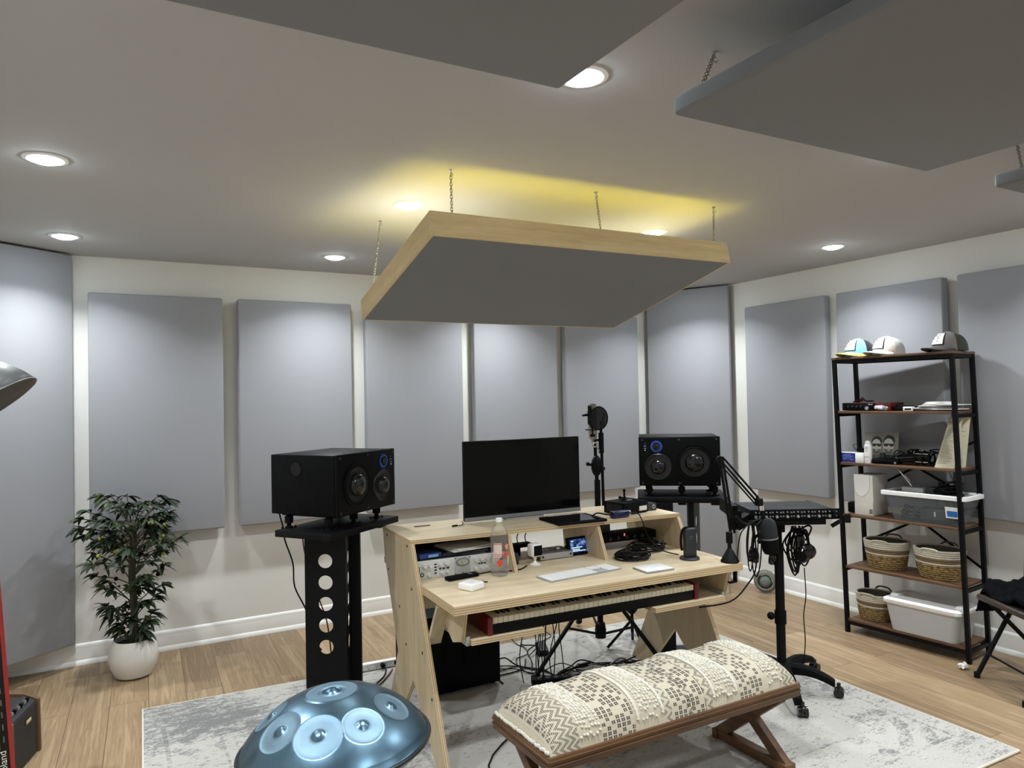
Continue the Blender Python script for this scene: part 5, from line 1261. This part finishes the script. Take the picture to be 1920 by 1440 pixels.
# second shelf: interface, papers
e = 0.0005
r = thing('red_audio_interface', 'red and black audio interface on the second shelf from the top', 'audio device', sp_(0.165, 0.13, 1.500+e), SHA)
G().box((0, 0, 0.028), (0.33, 0.17, 0.052), bev=0.004).build('body', M_red, r)
G().box((-0.05, -0.087, 0.028), (0.23, 0.004, 0.048), bev=0.001).build('front_panel', M_blkm, r)
for x, z, q in ((0.01, 0.018, 0.012), (0.028, 0.043, 0.005), (0.045, 0.043, 0.005), (-0.06, 0.03, 0.006), (-0.09, 0.03, 0.006), (-0.12, 0.03, 0.006), (-0.03, 0.030, 0.006)):
    G().cyl((x, -0.089, z), (x, -0.097, z), q, n=14).build('knob', M_alu if q > 0.005 and x > 0 or q == 0.005 else M_dk, r)
r = thing('red_cable_bundle', 'small bundle of red and black cable on the red interface', 'cable', sp_(0.10, 0.13, 1.5548), SHA)
for k in range(5): G().tube([(-0.06+0.01*k, 0.01*k-0.02, 0.005), (-0.02, 0.02, 0.018+0.004*k), (0.03, -0.02, 0.012), (0.06, 0.01*k-0.02, 0.010)], 0.0045).build('strand', M_redc if k % 2 else M_cable, r)
r = thing('crumpled_bag', 'crumpled clear plastic bag beside the red audio interface', 'plastic bag', sp_(0.265, 0.035, 1.500+e), SHA)
rr = random.Random(2); g = G()
for k in range(6): g.ball((rr.uniform(-0.035, 0.035), rr.uniform(-0.004, 0.02), 0.016+rr.uniform(0, 0.010)), 0.016, sc=(1.4, 0.9, 0.9), u=9, v=6)
for vtx in g.bm.verts: vtx.co += Vector((rr.uniform(-1, 1), rr.uniform(-1, 1), rr.uniform(-1, 1)))*0.003
for vtx in g.bm.verts: vtx.co.z = max(vtx.co.z, 0.0)
g.build('plastic_film', plain('translucent_bag', (190, 192, 194), 0.3), r)
r = thing('dark_gadget', 'dark flat gadget beside the crumpled bag on the second shelf', 'gadget', sp_(0.395, 0.10, 1.500+e), SHA-0.2)
G().box((0, 0, 0.014), (0.13, 0.10, 0.026), bev=0.006).build('body', M_blkm, r); G().bar((-0.10, 0.02, 0.036), (0.06, 0.0, 0.030), 0.014, 0.008, bev=0.002).build('arm', M_dk, r)
r = thing('paper_stack', 'loose white papers and envelopes on the second shelf', 'papers', sp_(0.585, 0.13, 1.500+e), SHA)
for k, (a, dx, wd) in enumerate(((0.05, 0, 0.26), (-0.12, 0.02, 0.24), (0.10, -0.01, 0.25), (-0.05, 0.02, 0.20), (0.2, 0.0, 0.18), (-0.2, 0.05, 0.20))): G().box((dx, 0, 0.004+k*0.0068), (wd, 0.18, 0.005), rz=a, bev=0.001).build('sheet' if k else 'box_file', (M_gry, M_offw, M_paper)[k % 3] if k else M_dk, r)
r = thing('white_cable_roll', 'flat roll of thin white cable on top of the shelf papers', 'cable', sp_(0.60, 0.12, 1.5412), SHA)
for k in range(3): G().torus((0.0, 0, 0.004+0.005*k), 0.075-0.005*k, 0.003, None, 28, 6, sx=1.2).build('loop', M_white, r)
r = thing('small_white_box', 'tiny white and black box at the board edge of the second shelf', 'box', sp_(0.452, 0.035, 1.500+e), SHA)
G().box((0, 0, 0.014), (0.055, 0.04, 0.027), bev=0.003).build('carton', M_white, r); G().box((0.004, -0.0203, 0.013), (0.04, 0.001, 0.010)).build('dark_band', M_blkm, r)

# third shelf: blue box, spray bottle, photograph, microphones, menu
r = thing('blue_cardboard_box', 'small blue and white cardboard box at the left of the third shelf', 'box', sp_(0.055, 0.085, 1.150+e), SHA)
G().box((0.01, 0, 0.034), (0.155, 0.12, 0.066), bev=0.002).build('carton', M_white, r); G().box((-0.015, -0.0605, 0.034), (0.104, 0.001, 0.062)).build('blue_panel', plain('print_blue', (34, 48, 130), 0.45), r)
g = G()
for k, (x, z, wd) in enumerate(((-0.02, 0.052, 0.05), (-0.018, 0.042, 0.075), (-0.022, 0.030, 0.06), (0.012, 0.020, 0.02), (-0.04, 0.020, 0.02))): g.box((x, -0.0613, z), (wd, 0.0006, 0.003))
g.build('print_lines', plain('pale_print', (150, 165, 215), 0.5), r)
r = thing('tangled_gadget', 'small black gadget with wire resting on the blue box', 'gadget', sp_(0.08, 0.11, 1.2178), SHA)
G().box((0.02, 0, 0.014), (0.07, 0.05, 0.026), bev=0.006).build('body', M_blkm, r); G().tube([(-0.03, 0, 0.01), (-0.05, 0, 0.045), (-0.02, 0.0, 0.05), (0.0, 0, 0.03)], 0.002).build('wire', M_cable, r)
r = thing('spray_can', 'slim white spray bottle standing in front of the photograph', 'bottle', sp_(0.163, 0.060, 1.150+e), SHA)
G().lathe([(0.0001, 0), (0.023, 0), (0.024, 0.003), (0.024, 0.110), (0.022, 0.122), (0.019, 0.126)], 24).build('body', M_white, r); G().lathe([(0.019, 0.126), (0.019, 0.138), (0.012, 0.150), (0.0001, 0.152)], 20).build('cap', M_white, r)
g = G()
for z, wd in ((0.105, 0.5), (0.095, 0.5), (0.080, 0.25), (0.040, 0.6)):
    g.grid(lambda u, v, z=z, wd=wd: Vector((0.0243*math.sin((u-0.5)*wd*2.2), -0.0243*math.cos((u-0.5)*wd*2.2), z+0.004*v)), 6, 1)
g.build('label_print', M_gry, r)
# photograph of two men: flat print leaning at the back
ph = thing('photo_print', 'black and white photograph of two people leaning on the shelf', 'photograph', sp_(0.160, 0.215, 1.150+e), 0)
ph.rotation_euler = (math.radians(-8), 0, SHA)
G().box((0, 0, 0.10), (0.235, 0.003, 0.20)).build('print', plain('photo_grey', (138, 136, 124), 0.4), ph)
def flat(name, pts, lvl, mat, par): 
    g = G(); g.bm.faces.new([g.bm.verts.new(Vector((x, -0.0016-0.00025*lvl, z))) for x, z in pts]); return g.build(name, mat, par, smooth=False)
def ell(cx, cz, a, b_, n=20, k=0, c=0): return [(cx+a*math.cos(2*PI*i/n+c)*(1+k*math.sin(4*PI*i/n)), cz+b_*math.sin(2*PI*i/n+c)) for i in range(n)]
Mh = plain('photo_dark', (38, 38, 38), 0.4); Mf = plain('photo_skin', (206, 204, 194), 0.4); Ml = plain('photo_light', (198, 196, 186), 0.4); Mm2 = plain('photo_mid', (104, 102, 98), 0.4)
for k, (cx_, cz_, sc) in enumerate(((-0.030, 0.105, 1.0), (0.055, 0.108, 1.08))):
    par = G().box((cx_, 0.0, 0.02), (0.01, 0.001, 0.01)).build('printed_person', Mh, ph)
    flat('shirt', [(cx_-0.055*sc, 0.002), (cx_+0.055*sc, 0.002), (cx_+0.045*sc, 0.03), (cx_+0.015, 0.048), (cx_-0.015, 0.048), (cx_-0.045*sc, 0.03)], 1+k*6, Mh if k else Mm2, par)
    flat('hair', ell(cx_, cz_+0.032*sc, 0.037*sc, 0.036*sc, k=0.06), 2+k*6, Mh, par)
    flat('face', ell(cx_-0.002, cz_-0.002, 0.034*sc, 0.050*sc), 3+k*6, Mf, par)
    flat('beard', [(cx_-0.031*sc, cz_-0.018), (cx_-0.012, cz_-0.022), (cx_+0.012, cz_-0.022), (cx_+0.029*sc, cz_-0.018), (cx_+0.018*sc, cz_-0.046*sc), (cx_, cz_-0.053*sc), (cx_-0.02*sc, cz_-0.046*sc)], 4+k*6, Mm2, par)
    flat('smile', ell(cx_, cz_-0.029, 0.011, 0.004), 5+k*6, Ml, par)
    flat('sunglasses', [(cx_-0.032*sc, cz_+0.016), (cx_+0.032*sc, cz_+0.016), (cx_+0.030*sc, cz_-0.001), (cx_+0.012, cz_-0.005), (cx_, cz_+0.008), (cx_-0.012, cz_-0.005), (cx_-0.030*sc, cz_-0.001)], 5.5+k*6, Mh, par)
r = thing('condenser_microphone', 'black studio microphone lying in a spider mount on the third shelf', 'microphone', sp_(0.475, 0.10, 1.150+e), SHA)
G().cyl((-0.13, 0, 0.035), (0.0, 0, 0.050), 0.026, 0.030, n=22).cyl((0.0, 0, 0.050), (0.06, 0, 0.055), 0.030, 0.028, n=22).build('body', M_blkg, r)
for x in (-0.01, 0.035, 0.075): G().torus((x, 0, 0.052), 0.044, 0.004, RY(PI/2), 24, 6).build('mount_ring', M_blkm, r)
for k in range(5): G().cyl((-0.01, 0.044*math.cos(k*1.256), 0.052+0.044*math.sin(k*1.256)), (0.075, 0.044*math.cos(k*1.256), 0.052+0.044*math.sin(k*1.256)), 0.0028, n=6).build('mount_rod', M_steel, r)
r = thing('cable_bundle', 'bundle of thick black cable heaped behind the shelf microphone', 'cable', sp_(0.43, 0.20, 1.150+e), SHA)
for k in range(7): G().torus((0.03*k-0.06, 0.0, 0.045+0.006*(k % 3)), 0.040+0.004*(k % 2), 0.004, RX(PI/2+0.3) @ RY(0.3*(k-3)), 24, 6, sx=1.5).build('loop', M_cable, r)
r = thing('black_pouch', 'flat black pouch and microphone clip before the photograph', 'pouch', sp_(0.27, 0.10, 1.150+e), SHA+0.1)
G().box((0, 0, 0.018), (0.17, 0.10, 0.034), bev=0.012, seg=3).build('pouch_body', M_blkm, r); G().cyl((-0.03, 0, 0.04), (-0.03, 0, 0.07), 0.018, n=14).build('clip', M_dk, r)
for k in range(3): G().tube([(0.03, 0, 0.04), (0.06+0.02*k, 0.01, 0.09-0.01*k), (0.12, 0.02, 0.055), (0.15, 0, 0.02)], 0.0035).build('wire', M_cable, r)
G().cyl((0.07, -0.052, 0.012), (0.07, -0.056, 0.012), 0.008, n=12).build('metal_end', M_steel, r)
# long menu sheets leaning
mn = thing('printed_menu', 'tall folded printed sheet leaning inside the shelf unit right upright', 'papers', sp_(0, 0, 0), 0)
mn.location = SO; mn.rotation_euler = (0, 0, SHA)
Mmn = plain('newsprint', (186, 180, 156), 0.7, nz=0.04); Mln = plain('print_ink', (132, 127, 112), 0.7)
def sheet(name, a, b_, c_, d_):
    a, b_, c_, d_ = map(Vector, (a, b_, c_, d_)); n = (b_-a).cross(d_-a).normalized()*0.0015
    g = G(); g.skin([[a, b_, c_, d_], [p+n for p in (a, b_, c_, d_)]]); o = g.build(name, Mmn, mn, smooth=False)
    rr_ = random.Random(9); g = G()
    for s in (n*1.4, -n*0.4):
        for k in range(26):
            t = 0.10+k*0.032; l0 = 0.12; l1 = rr_.uniform(0.45, 0.88) if k > 2 else 0.5
            if t > 0.95: break
            A = a.lerp(d_, 1-t); B = b_.lerp(c_, 1-t); h = (a-d_).normalized()*(0.0028 if k > 1 else 0.006)
            P = [A.lerp(B, l0), A.lerp(B, l1)]
            g.bm.faces.new([g.bm.verts.new(q+s) for q in (P[0], P[1], P[1]+h, P[0]+h)])
    g.build('illegible_print_lines', Mln, o, smooth=False)
sheet('front_sheet', (0.598, 0.035, 1.1515), (0.712, 0.035, 1.1515), (0.742, 0.10, 1.462), (0.668, 0.10, 1.462))
sheet('rear_sheet', (0.655, 0.10, 1.1515), (0.722, 0.16, 1.1515), (0.742, 0.200, 1.466), (0.672, 0.11, 1.466))
g = G().bar((0.597, 0.04, 1.1535), (0.668, 0.105, 1.463), 0.003, 0.006); g.build('dark_spine', M_blkm, mn)

# fourth shelf: white unit, clear bin
r = thing('white_cardboard_case', 'upright white case with curved flap on the fourth shelf', 'case', sp_(0.133, 0.115, 0.800+e), SHA)
G().box((0, 0.02, 0.135), (0.13, 0.19, 0.27), bev=0.005).build('body', plain('white_card', (232, 230, 222), 0.5, nz=0.01), r)
g = G(); n = 14
poly = [(-0.062, 0.272), (0.045, 0.272)]+[(-0.008+0.053*math.cos(t)*(1.0), 0.215-0.088*math.sin(t)) for t in [k*PI/n for k in range(n+1)]]
g.prism(poly, 0.004, TR(0, -0.0755, 0) @ Matrix(((1, 0, 0, 0), (0, 0, -1, 0), (0, 1, 0, 0), (0, 0, 0, 1)))); g.build('flap', M_white, r)
G().box((0.05, -0.0760, 0.03), (0.022, 0.001, 0.03)).build('vent', M_gry, r)
r = thing('black_box', 'small black box at the far left of the fourth shelf', 'box', sp_(0.022, 0.15, 0.800+e), SHA)
G().box((0, 0, 0.035), (0.07, 0.12, 0.07), bev=0.008).build('body', M_blkm, r)
cl = thing('clear_storage_bin', 'clear plastic storage bin with white rim on the fourth shelf', 'storage bin', sp_(0.520, 0.140, 0.800+e), SHA)
def bin_(par, w0, d0, w1, d1, h, mat, th=0.003, rnd=0.04):
    def rr_(w, d, z, r=rnd, n=5):
        pts = []
        for cx_, cy_, a0 in ((w/2-r, d/2-r, 0), (-w/2+r, d/2-r, PI/2), (-w/2+r, -d/2+r, PI), (w/2-r, -d/2+r, 3*PI/2)):
            for k in range(n+1): pts.append(Vector((cx_+r*math.cos(a0+k*PI/2/n), cy_+r*math.sin(a0+k*PI/2/n), z)))
        return pts
    g = G(); R0 = [rr_(w0+(w1-w0)*t, d0+(d1-d0)*t, h*t) for t in (0, 0.25, 0.5, 0.75, 1)]; R1 = [rr_(w0+(w1-w0)*t-2*th, d0+(d1-d0)*t-2*th, h*t+(th if t == 0 else 0)) for t in (1, 0.5, 0)]
    g.skin(R0+R1, cap=(True, True)); return g.build('tub', mat, par), rr_
Mcl = glass('clear_bin_plastic', (200, 206, 212), 0.25, 0.75, 1.05); Mcl.node_tree.nodes['Principled BSDF'].inputs['Alpha'].default_value = 0.38
tub, RRf = bin_(cl, 0.40, 0.20, 0.50, 0.255, 0.165, Mcl)
g = G(); g.skin([RRf(0.50, 0.255, 0.158), RRf(0.53, 0.275, 0.160), RRf(0.53, 0.275, 0.182), RRf(0.50, 0.25, 0.186)], cap=(False, False)); g.skin([RRf(0.50, 0.25, 0.186), RRf(0.49, 0.24, 0.172)], cap=(False, False)); g.build('white_rim', M_white, cl)
G().box((0.18, -0.125, 0.085), (0.075, 0.001, 0.07), M=RX(0.16)).build('label_sticker', M_white, cl); G().box((0.182, -0.1262, 0.078), (0.058, 0.001, 0.035), M=RX(0.16)).build('blue_print', plain('label_blue', (36, 116, 196), 0.4), cl)
Mcc = glass('clear_bag_lid', (206, 210, 214), 0.3, 0.6, 1.05); Mcc.node_tree.nodes['Principled BSDF'].inputs['Alpha'].default_value = 0.45
g = G(); g.skin([RRf(0.485, 0.235, 0.170), RRf(0.485, 0.235, 0.173)]); g.build('clear_lid', Mcc, cl)
coil('cable_coil', 'black cables coiled inside the clear bin, at its left', sp_(0.42, 0.13, 0.806), 0.065, 6, SHA, 1.1, 0.004, h=0.09, seed=5)
r = thing('grey_device_in_bin', 'dark grey round device inside the clear bin, right of the cables', 'device', sp_(0.60, 0.14, 0.806), SHA)
G().box((-0.02, 0, 0.045), (0.20, 0.14, 0.085), bev=0.02, seg=3).build('lower_body', M_dk, r); G().lathe([(0.0001, 0.09), (0.05, 0.09), (0.05, 0.125), (0.035, 0.150), (0.0001, 0.155)], 24, TR(0.01, 0, 0)).build('round_top', M_dk, r)
G().box((-0.025, -0.0715, 0.05), (0.010, 0.002, 0.03), bev=0).build('white_mark', M_white, r)
r = thing('silver_box', 'small silver box lying on the lid of the clear bin', 'box', sp_(0.445, 0.11, 0.9745), SHA-0.1)
G().box((0, 0, 0.018), (0.14, 0.08, 0.034), bev=0.003).build('body', M_alu, r)
G().box((0.13, 0.02, 0.022), (0.12, 0.07, 0.042), bev=0.003).build('dark_body', M_dk, r)
r = thing('chrome_bracket', 'chrome rod and clip leaning on the silver box', 'bracket', sp_(0.40, 0.10, 1.012), SHA)
G().cyl((-0.06, 0, 0.11), (0.03, -0.01, 0.006), 0.005, n=10).cyl((-0.02, 0, 0.07), (0.01, 0.01, 0.03), 0.009, n=10).build('rod', M_chrome, r)
coil('cable_coil', 'heap of thick black cable on the lid of the clear bin', sp_(0.635, 0.13, 0.9745), 0.062, 6, SHA, 1.2, 0.0065, h=0.085, seed=9)

# baskets
M_rope = plain('cream_rope', (206, 200, 184), 0.9, nz=0.06, sc=90, bmp=0.3); M_rbr = plain('brown_rope', (124, 104, 76), 0.9, nz=0.12, sc=90, bmp=0.4)
def weave_mat():
    m, nt, b = new_mat('seagrass_weave', 0.9, spec=0.2); v = coords(nt, scale=(1, 1, 2.6)); n1 = noise(nt, v, 55, 3, 0.6)
    nt.links.new(ramp(nt, n1, [(0.32, lin((84, 66, 40))), (0.5, lin((142, 118, 78))), (0.68, lin((186, 160, 112)))]), b.inputs['Base Color']); bump(nt, b, n1, 0.9, 0.006); return m
M_weave = weave_mat(); M_in = plain('basket_lining', (104, 98, 86), 0.95)
def basket(label, loc, rz, r0, r1, h, sx=1.25):
    t = thing('rope_basket', label, 'basket', loc, rz, 'rope baskets on the shelf unit')
    dg = Matrix.Diagonal((sx, 1, 1, 1)); n = 40
    def rad(z): return r0+(r1-r0)*(z/h)**0.8
    bands = []; z = 0.0
    rows = 14; rh = h/rows
    def rows_of(k0, k1, name, mat):
        g = G()
        for k in range(k0, k1):
            zc = (k+0.5)*rh; g.torus((0, 0, zc), rad(zc), rh*0.54, None, n, 8, sx=1.0)
        for v_ in g.bm.verts: v_.co.x *= sx
        return g.build(name, mat, t)
    rows_of(0, 7, 'woven_body', M_weave); rows_of(7, 8, 'cream_stripe', M_rope); rows_of(8, 9, 'brown_band', M_rbr); rows_of(9, 10, 'brown_band', M_rbr); rows_of(10, 14, 'cream_top', M_rope)
    G().lathe([(0.0001, 0.004), (rad(0)-0.004, 0.004), (rad(h)-0.010, h-0.006)], n, dg, cap=(False, False)).build('lining', M_in, t)
    for s in (-1, 1):
        G().tube([(-0.055, s*(rad(h)), h-0.004), (-0.03, s*(rad(h)+0.004), h+(0.005 if s < 0 else 0.016)), (0.03, s*(rad(h)+0.004), h+(0.005 if s < 0 else 0.016)), (0.055, s*rad(h), h-0.004)], 0.006, 8).build('handle', M_rope if s < 0 else M_in, t)
    return t
basket('round rope and seagrass basket at the left of the fifth shelf', sp_(0.222, 0.150, 0.452+e), SHA+0.1, 0.085, 0.112, 0.185)
basket('round rope and seagrass basket at the right of the fifth shelf, below the clear bin', sp_(0.560, 0.145, 0.452+e), SHA-0.05, 0.088, 0.118, 0.185)
basket('rope and seagrass basket on the bottom shelf beside the white tub', sp_(0.135, 0.145, 0.095+e), SHA, 0.082, 0.105, 0.175, sx=1.15)
coil('cable_coil', 'thin black cable hanging in loops between the two fifth shelf baskets', sp_(0.392, 0.245, 0.452+e), 0.045, 3, SHA, 0.5, 0.0022, M=RX(PI/2) @ TR(0, 0.05, 0), h=0.02)
wt = thing('white_storage_tub', 'large frosted white storage tub with lid on the bottom shelf', 'storage bin', sp_(0.505, 0.125, 0.095+e), SHA)
Mfr = glass('frosted_plastic', (214, 216, 218), 0.45, 0.25, 1.2)
bin_(wt, 0.40, 0.235, 0.46, 0.275, 0.185, Mfr)
g = G(); g.skin([RRf(0.47, 0.285, 0.170), RRf(0.48, 0.295, 0.178), RRf(0.48, 0.295, 0.196), RRf(0.44, 0.255, 0.206), RRf(0.43, 0.245, 0.200)]); g.build('lid', M_white, wt)
G().box((-0.20, 0, 0.205), (0.05, 0.11, 0.016), bev=0.005).box((0.20, 0, 0.205), (0.05, 0.11, 0.016), bev=0.005).build('latch', M_white, wt)
G().box((0.215, 0.0, 0.10), (0.001, 0.05, 0.035)).build('side_label', plain('pale_blue_label', (130, 150, 200), 0.5), wt)
tg = G(); rr = random.Random(6)
bmesh.ops.create_icosphere(tg.bm, subdivisions=2, radius=0.028)
for v_ in tg.bm.verts: v_.co = Vector((v_.co.x*1.15, v_.co.y*0.8, v_.co.z*0.6))+Vector((rr.uniform(-1, 1), rr.uniform(-1, 1), rr.uniform(-1, 1)))*0.0075
mz = min(v_.co.z for v_ in tg.bm.verts)
for v_ in tg.bm.verts: v_.co.z -= mz
o = tg.build('crumpled_tissue', M_white, sharp=10); o.location = (4.355, 2.475, 0.0005); tag(o, 'crumpled white tissue on the floor at the shelf foot', 'tissue')

# ------------------------------------------------------------------ folding chair with jacket
cx0 = Vector((4.403, 2.07, 0)); CA = math.radians(-120)
fc = thing('folding_chair', 'black metal folding chair at the right edge under a dark jacket', 'chair', cx0, CA)
# local x to the right along wall, y towards wall
tb_ = 0.0125
for s, nm in ((-1, 'a'), (1, 'b')):
    x = 0.20*s
    G().tube([(x, -0.24, 0.012), (x, -0.08, 0.30), (x, 0.05, 0.52), (x, 0.07, 0.86)], tb_, 12, smooth=False).build('front_leg', M_blk, fc)
    G().tube([(x*0.88, 0.22, 0.012), (x*0.88, -0.18, 0.435)], tb_, 12, smooth=False).build('rear_leg', M_blk, fc)
    for y in (-0.24, 0.22): G().cyl((x if y < 0 else x*0.88, y-0.002, 0.0), (x if y < 0 else x*0.88, y, 0.03), 0.016, n=12).build('rubber_foot', M_cable, fc)
G().cyl((-0.20, -0.175, 0.13), (0.20, -0.175, 0.13), 0.006, n=10).cyl((-0.176, 0.13, 0.105), (0.176, 0.13, 0.105), 0.008, n=10).build('cross_rod', M_blk, fc)
g = G()
for z in (0.62, 0.69, 0.76, 0.83): g.bar((-0.20, 0.05+(z-0.52)*0.06, z), (0.20, 0.05+(z-0.52)*0.06, z), 0.012, 0.018 if z < 0.8 else 0.022, bev=0.003)
g.build('backrest_bars', M_blk, fc)
G().box((0, -0.03, 0.455), (0.42, 0.40, 0.036), bev=0.014, seg=3).build('seat', plain('dark_brown_vinyl', (52, 44, 38), 0.4), fc)
jk = thing('dark_jacket', 'black jacket heaped over the seat of the folding chair', 'jacket', cx0, CA)
g = G(); rr = random.Random(31)
def jf(u, v):
    x = -0.25+0.44*u; y = -0.21+0.36*v
    h = 0.476+0.11*math.sin(PI*min(1, u*1.0))**0.6*math.sin(PI*v)**0.5+0.022*math.sin(9*u+5*v)+0.014*math.sin(17*v-6*u)+0.010*math.sin(31*u+9*v)*math.sin(23*v+4*u)+0.006*math.sin(47*v-22*u)
    if u < 0.14: h -= (0.14-u)*1.15; x += 0.02*(0.14-u)
    h = max(h, 0.4745 if u > 0.12 else 0.36)
    return Vector((x, y, h))
g.grid(jf, 60, 44); o = g.build('jacket_cloth', plain('black_cotton', (14, 15, 18), 0.95, spec=0.05, nz=0.2, sc=60, bmp=0.6), jk, sharp=80)
md = o.modifiers.new('solid', 'SOLIDIFY'); md.thickness = 0.006; md.offset = 1

# ------------------------------------------------------------------ left edge: lamp shade, upright synth, amp
Lp = Vector((-0.262, 2.432, 0)); 
fl = thing('floor_lamp', 'floor lamp with tilted dark grey metal shade at the left edge', 'floor lamp', (-0.62, 2.52, 0), 0)
tip = Vector((-0.168+0.62, 2.382-2.52, 1.712)) ; cen = Vector((-0.276+0.62, 2.367-2.52, 1.636))
ax = Vector((0.59, -0.12, -0.82)).normalized()
top = cen-ax*0.155
rotm = ax.to_track_quat('Z', 'Y').to_matrix().to_4x4()
prof = [(0.022, 0.0), (0.030, 0.012), (0.062, 0.035), (0.098, 0.075), (0.122, 0.120), (0.133, 0.155)]
M_sh = plain('shade_grey', (96, 98, 98), 0.35, 0.3)
g = G().lathe(prof, 40, TR(*top) @ rotm, cap=(True, False)); o = g.build('lamp_shade', M_sh, fl, sharp=60)
md = o.modifiers.new('solid', 'SOLIDIFY'); md.thickness = 0.0018; md.offset = -1
G().torus(top+ax*0.155, 0.133, 0.0016, rotm, 48, 6).build('shade_rim', M_steel, fl)
G().cyl(top-ax*0.07, top+ax*0.005, 0.022, n=20).build('socket', M_sh, fl)
G().ball(top+ax*0.06, 0.028).build('bulb', M_offw, fl)
G().tube([top-ax*0.05, (0.15, 0.02, 1.83), (0.05, 0.0, 1.80), (0.0, 0, 1.70), (0, 0, 0.02)], 0.011, 10).build('pole', M_blk, fl)
G().lathe([(0.0001, 0), (0.14, 0), (0.14, 0.018), (0.02, 0.026), (0.0001, 0.026)], 36).build('base', M_blk, fl)

sy = thing('upright_synthesizer', 'black and red synthesizer keyboard standing on end at the left edge', 'synthesizer', (-0.455, 3.07, 0), 0)
# right edge of the face runs from (0.18,-0.10,?) up; board 0.30 wide, 1.0 tall, 0.09 thick, leaning left
v0 = Vector((-0.286, 2.975, 0.40)); v1 = Vector((-0.318, 3.01, 0.86)); 
dirv = (v1-v0).normalized(); rt = Vector((0.985, 0.17, 0)); rt = (rt-dirv*rt.dot(dirv)).normalized(); nn_ = rt.cross(dirv).normalized()
base = v0-dirv*(v0.z/dirv.z)
def sq(a, b_, c_): return base-Vector((-0.455, 3.07, 0))+rt*a+dirv*b_+nn_*c_
def sbox(g, a0, a1, b0, b1, c0_, c1):
    P = [sq(a, b_, c_) for a in (a0, a1) for b_ in (b0, b1) for c_ in (c0_, c1)]
    V = [g.bm.verts.new(p) for p in P]
    for f in ((0, 1, 3, 2), (4, 6, 7, 5), (0, 4, 5, 1), (2, 3, 7, 6), (0, 2, 6, 4), (1, 5, 7, 3)): g.bm.faces.new([V[i] for i in f])
    return g
sbox(G(), -0.27, 0.0, 0.012, 1.23, -0.055, 0.0).build('body', M_blkg, sy)
sbox(G(), -0.002, 0.010, 0.002, 1.24, -0.057, 0.004).build('red_edge', plain('red_trim', (176, 50, 52), 0.4), sy)
g = G()
for k in range(24): sbox(g, -0.26, -0.12, 0.06+0.033*k, 0.06+0.033*k+0.031, 0.0005, 0.010)
g.build('keys', M_ivory, sy)
g = G()
for k in range(9): sbox(g, -0.030, -0.026, 0.50+0.028*k, 0.515+0.028*k, 0.0002, 0.0012)
for k in range(5): sbox(g, -0.016, -0.013, 0.52+0.04*k, 0.54+0.04*k, 0.0002, 0.0012)
g.build('panel_marks', M_gry, sy)
Mt = Matrix((dirv, -rt, nn_)).transposed().to_4x4(); Mt = Matrix.Translation(sq(-0.020, 0.452, 0.0006)) @ Mt
text_part('lettering', 'Roland', 0.030, M_white, sy, Mt, 0.0004)

am = thing('small_amplifier', 'small brown and black wedge amplifier on the floor by the left wall', 'amplifier', (-0.413, 4.05, 0), math.radians(75))
W_ = 0.30
prof = [(-0.09, 0.0), (0.11, 0.0), (0.105, 0.20), (0.055, 0.285), (-0.025, 0.275), (-0.085, 0.245)]
M_tol = plain('brown_tolex', (96, 70, 48), 0.7, bmp=0.4)
for s in (-1, 1): G().prism([(y, z) for y, z in prof], 0.022, TR(s*(W_/2)-0.011, 0, 0) @ YZ).build('side_panel', M_tol, am)
G().prism([(-0.080, 0.006), (0.10, 0.006), (0.095, 0.19), (0.05, 0.272), (-0.02, 0.262), (-0.075, 0.235)], W_-0.022, TR(-W_/2+0.011, 0, 0) @ YZ).build('cabinet', plain('dark_grille', (38, 34, 30), 0.85, bmp=0.5), am)
cp = G().bar((0, -0.072, 0.2405), (0, -0.022, 0.268), W_-0.03, 0.004, up=(0, 0, 1)).build('control_panel', M_dk, am)
for k in range(7): G().cyl((-0.11+0.035*k, -0.048, 0.255), (-0.11+0.035*k, -0.054, 0.272), 0.008, n=12).build('knob', M_steel if k % 2 else M_blkm, am)
G().box((0.03, -0.083, 0.19), (0.05, 0.003, 0.014)).build('logo_plate', plain('cream_plate', (198, 186, 140), 0.5), am)

# ------------------------------------------------------------------ mark on the right corner trap
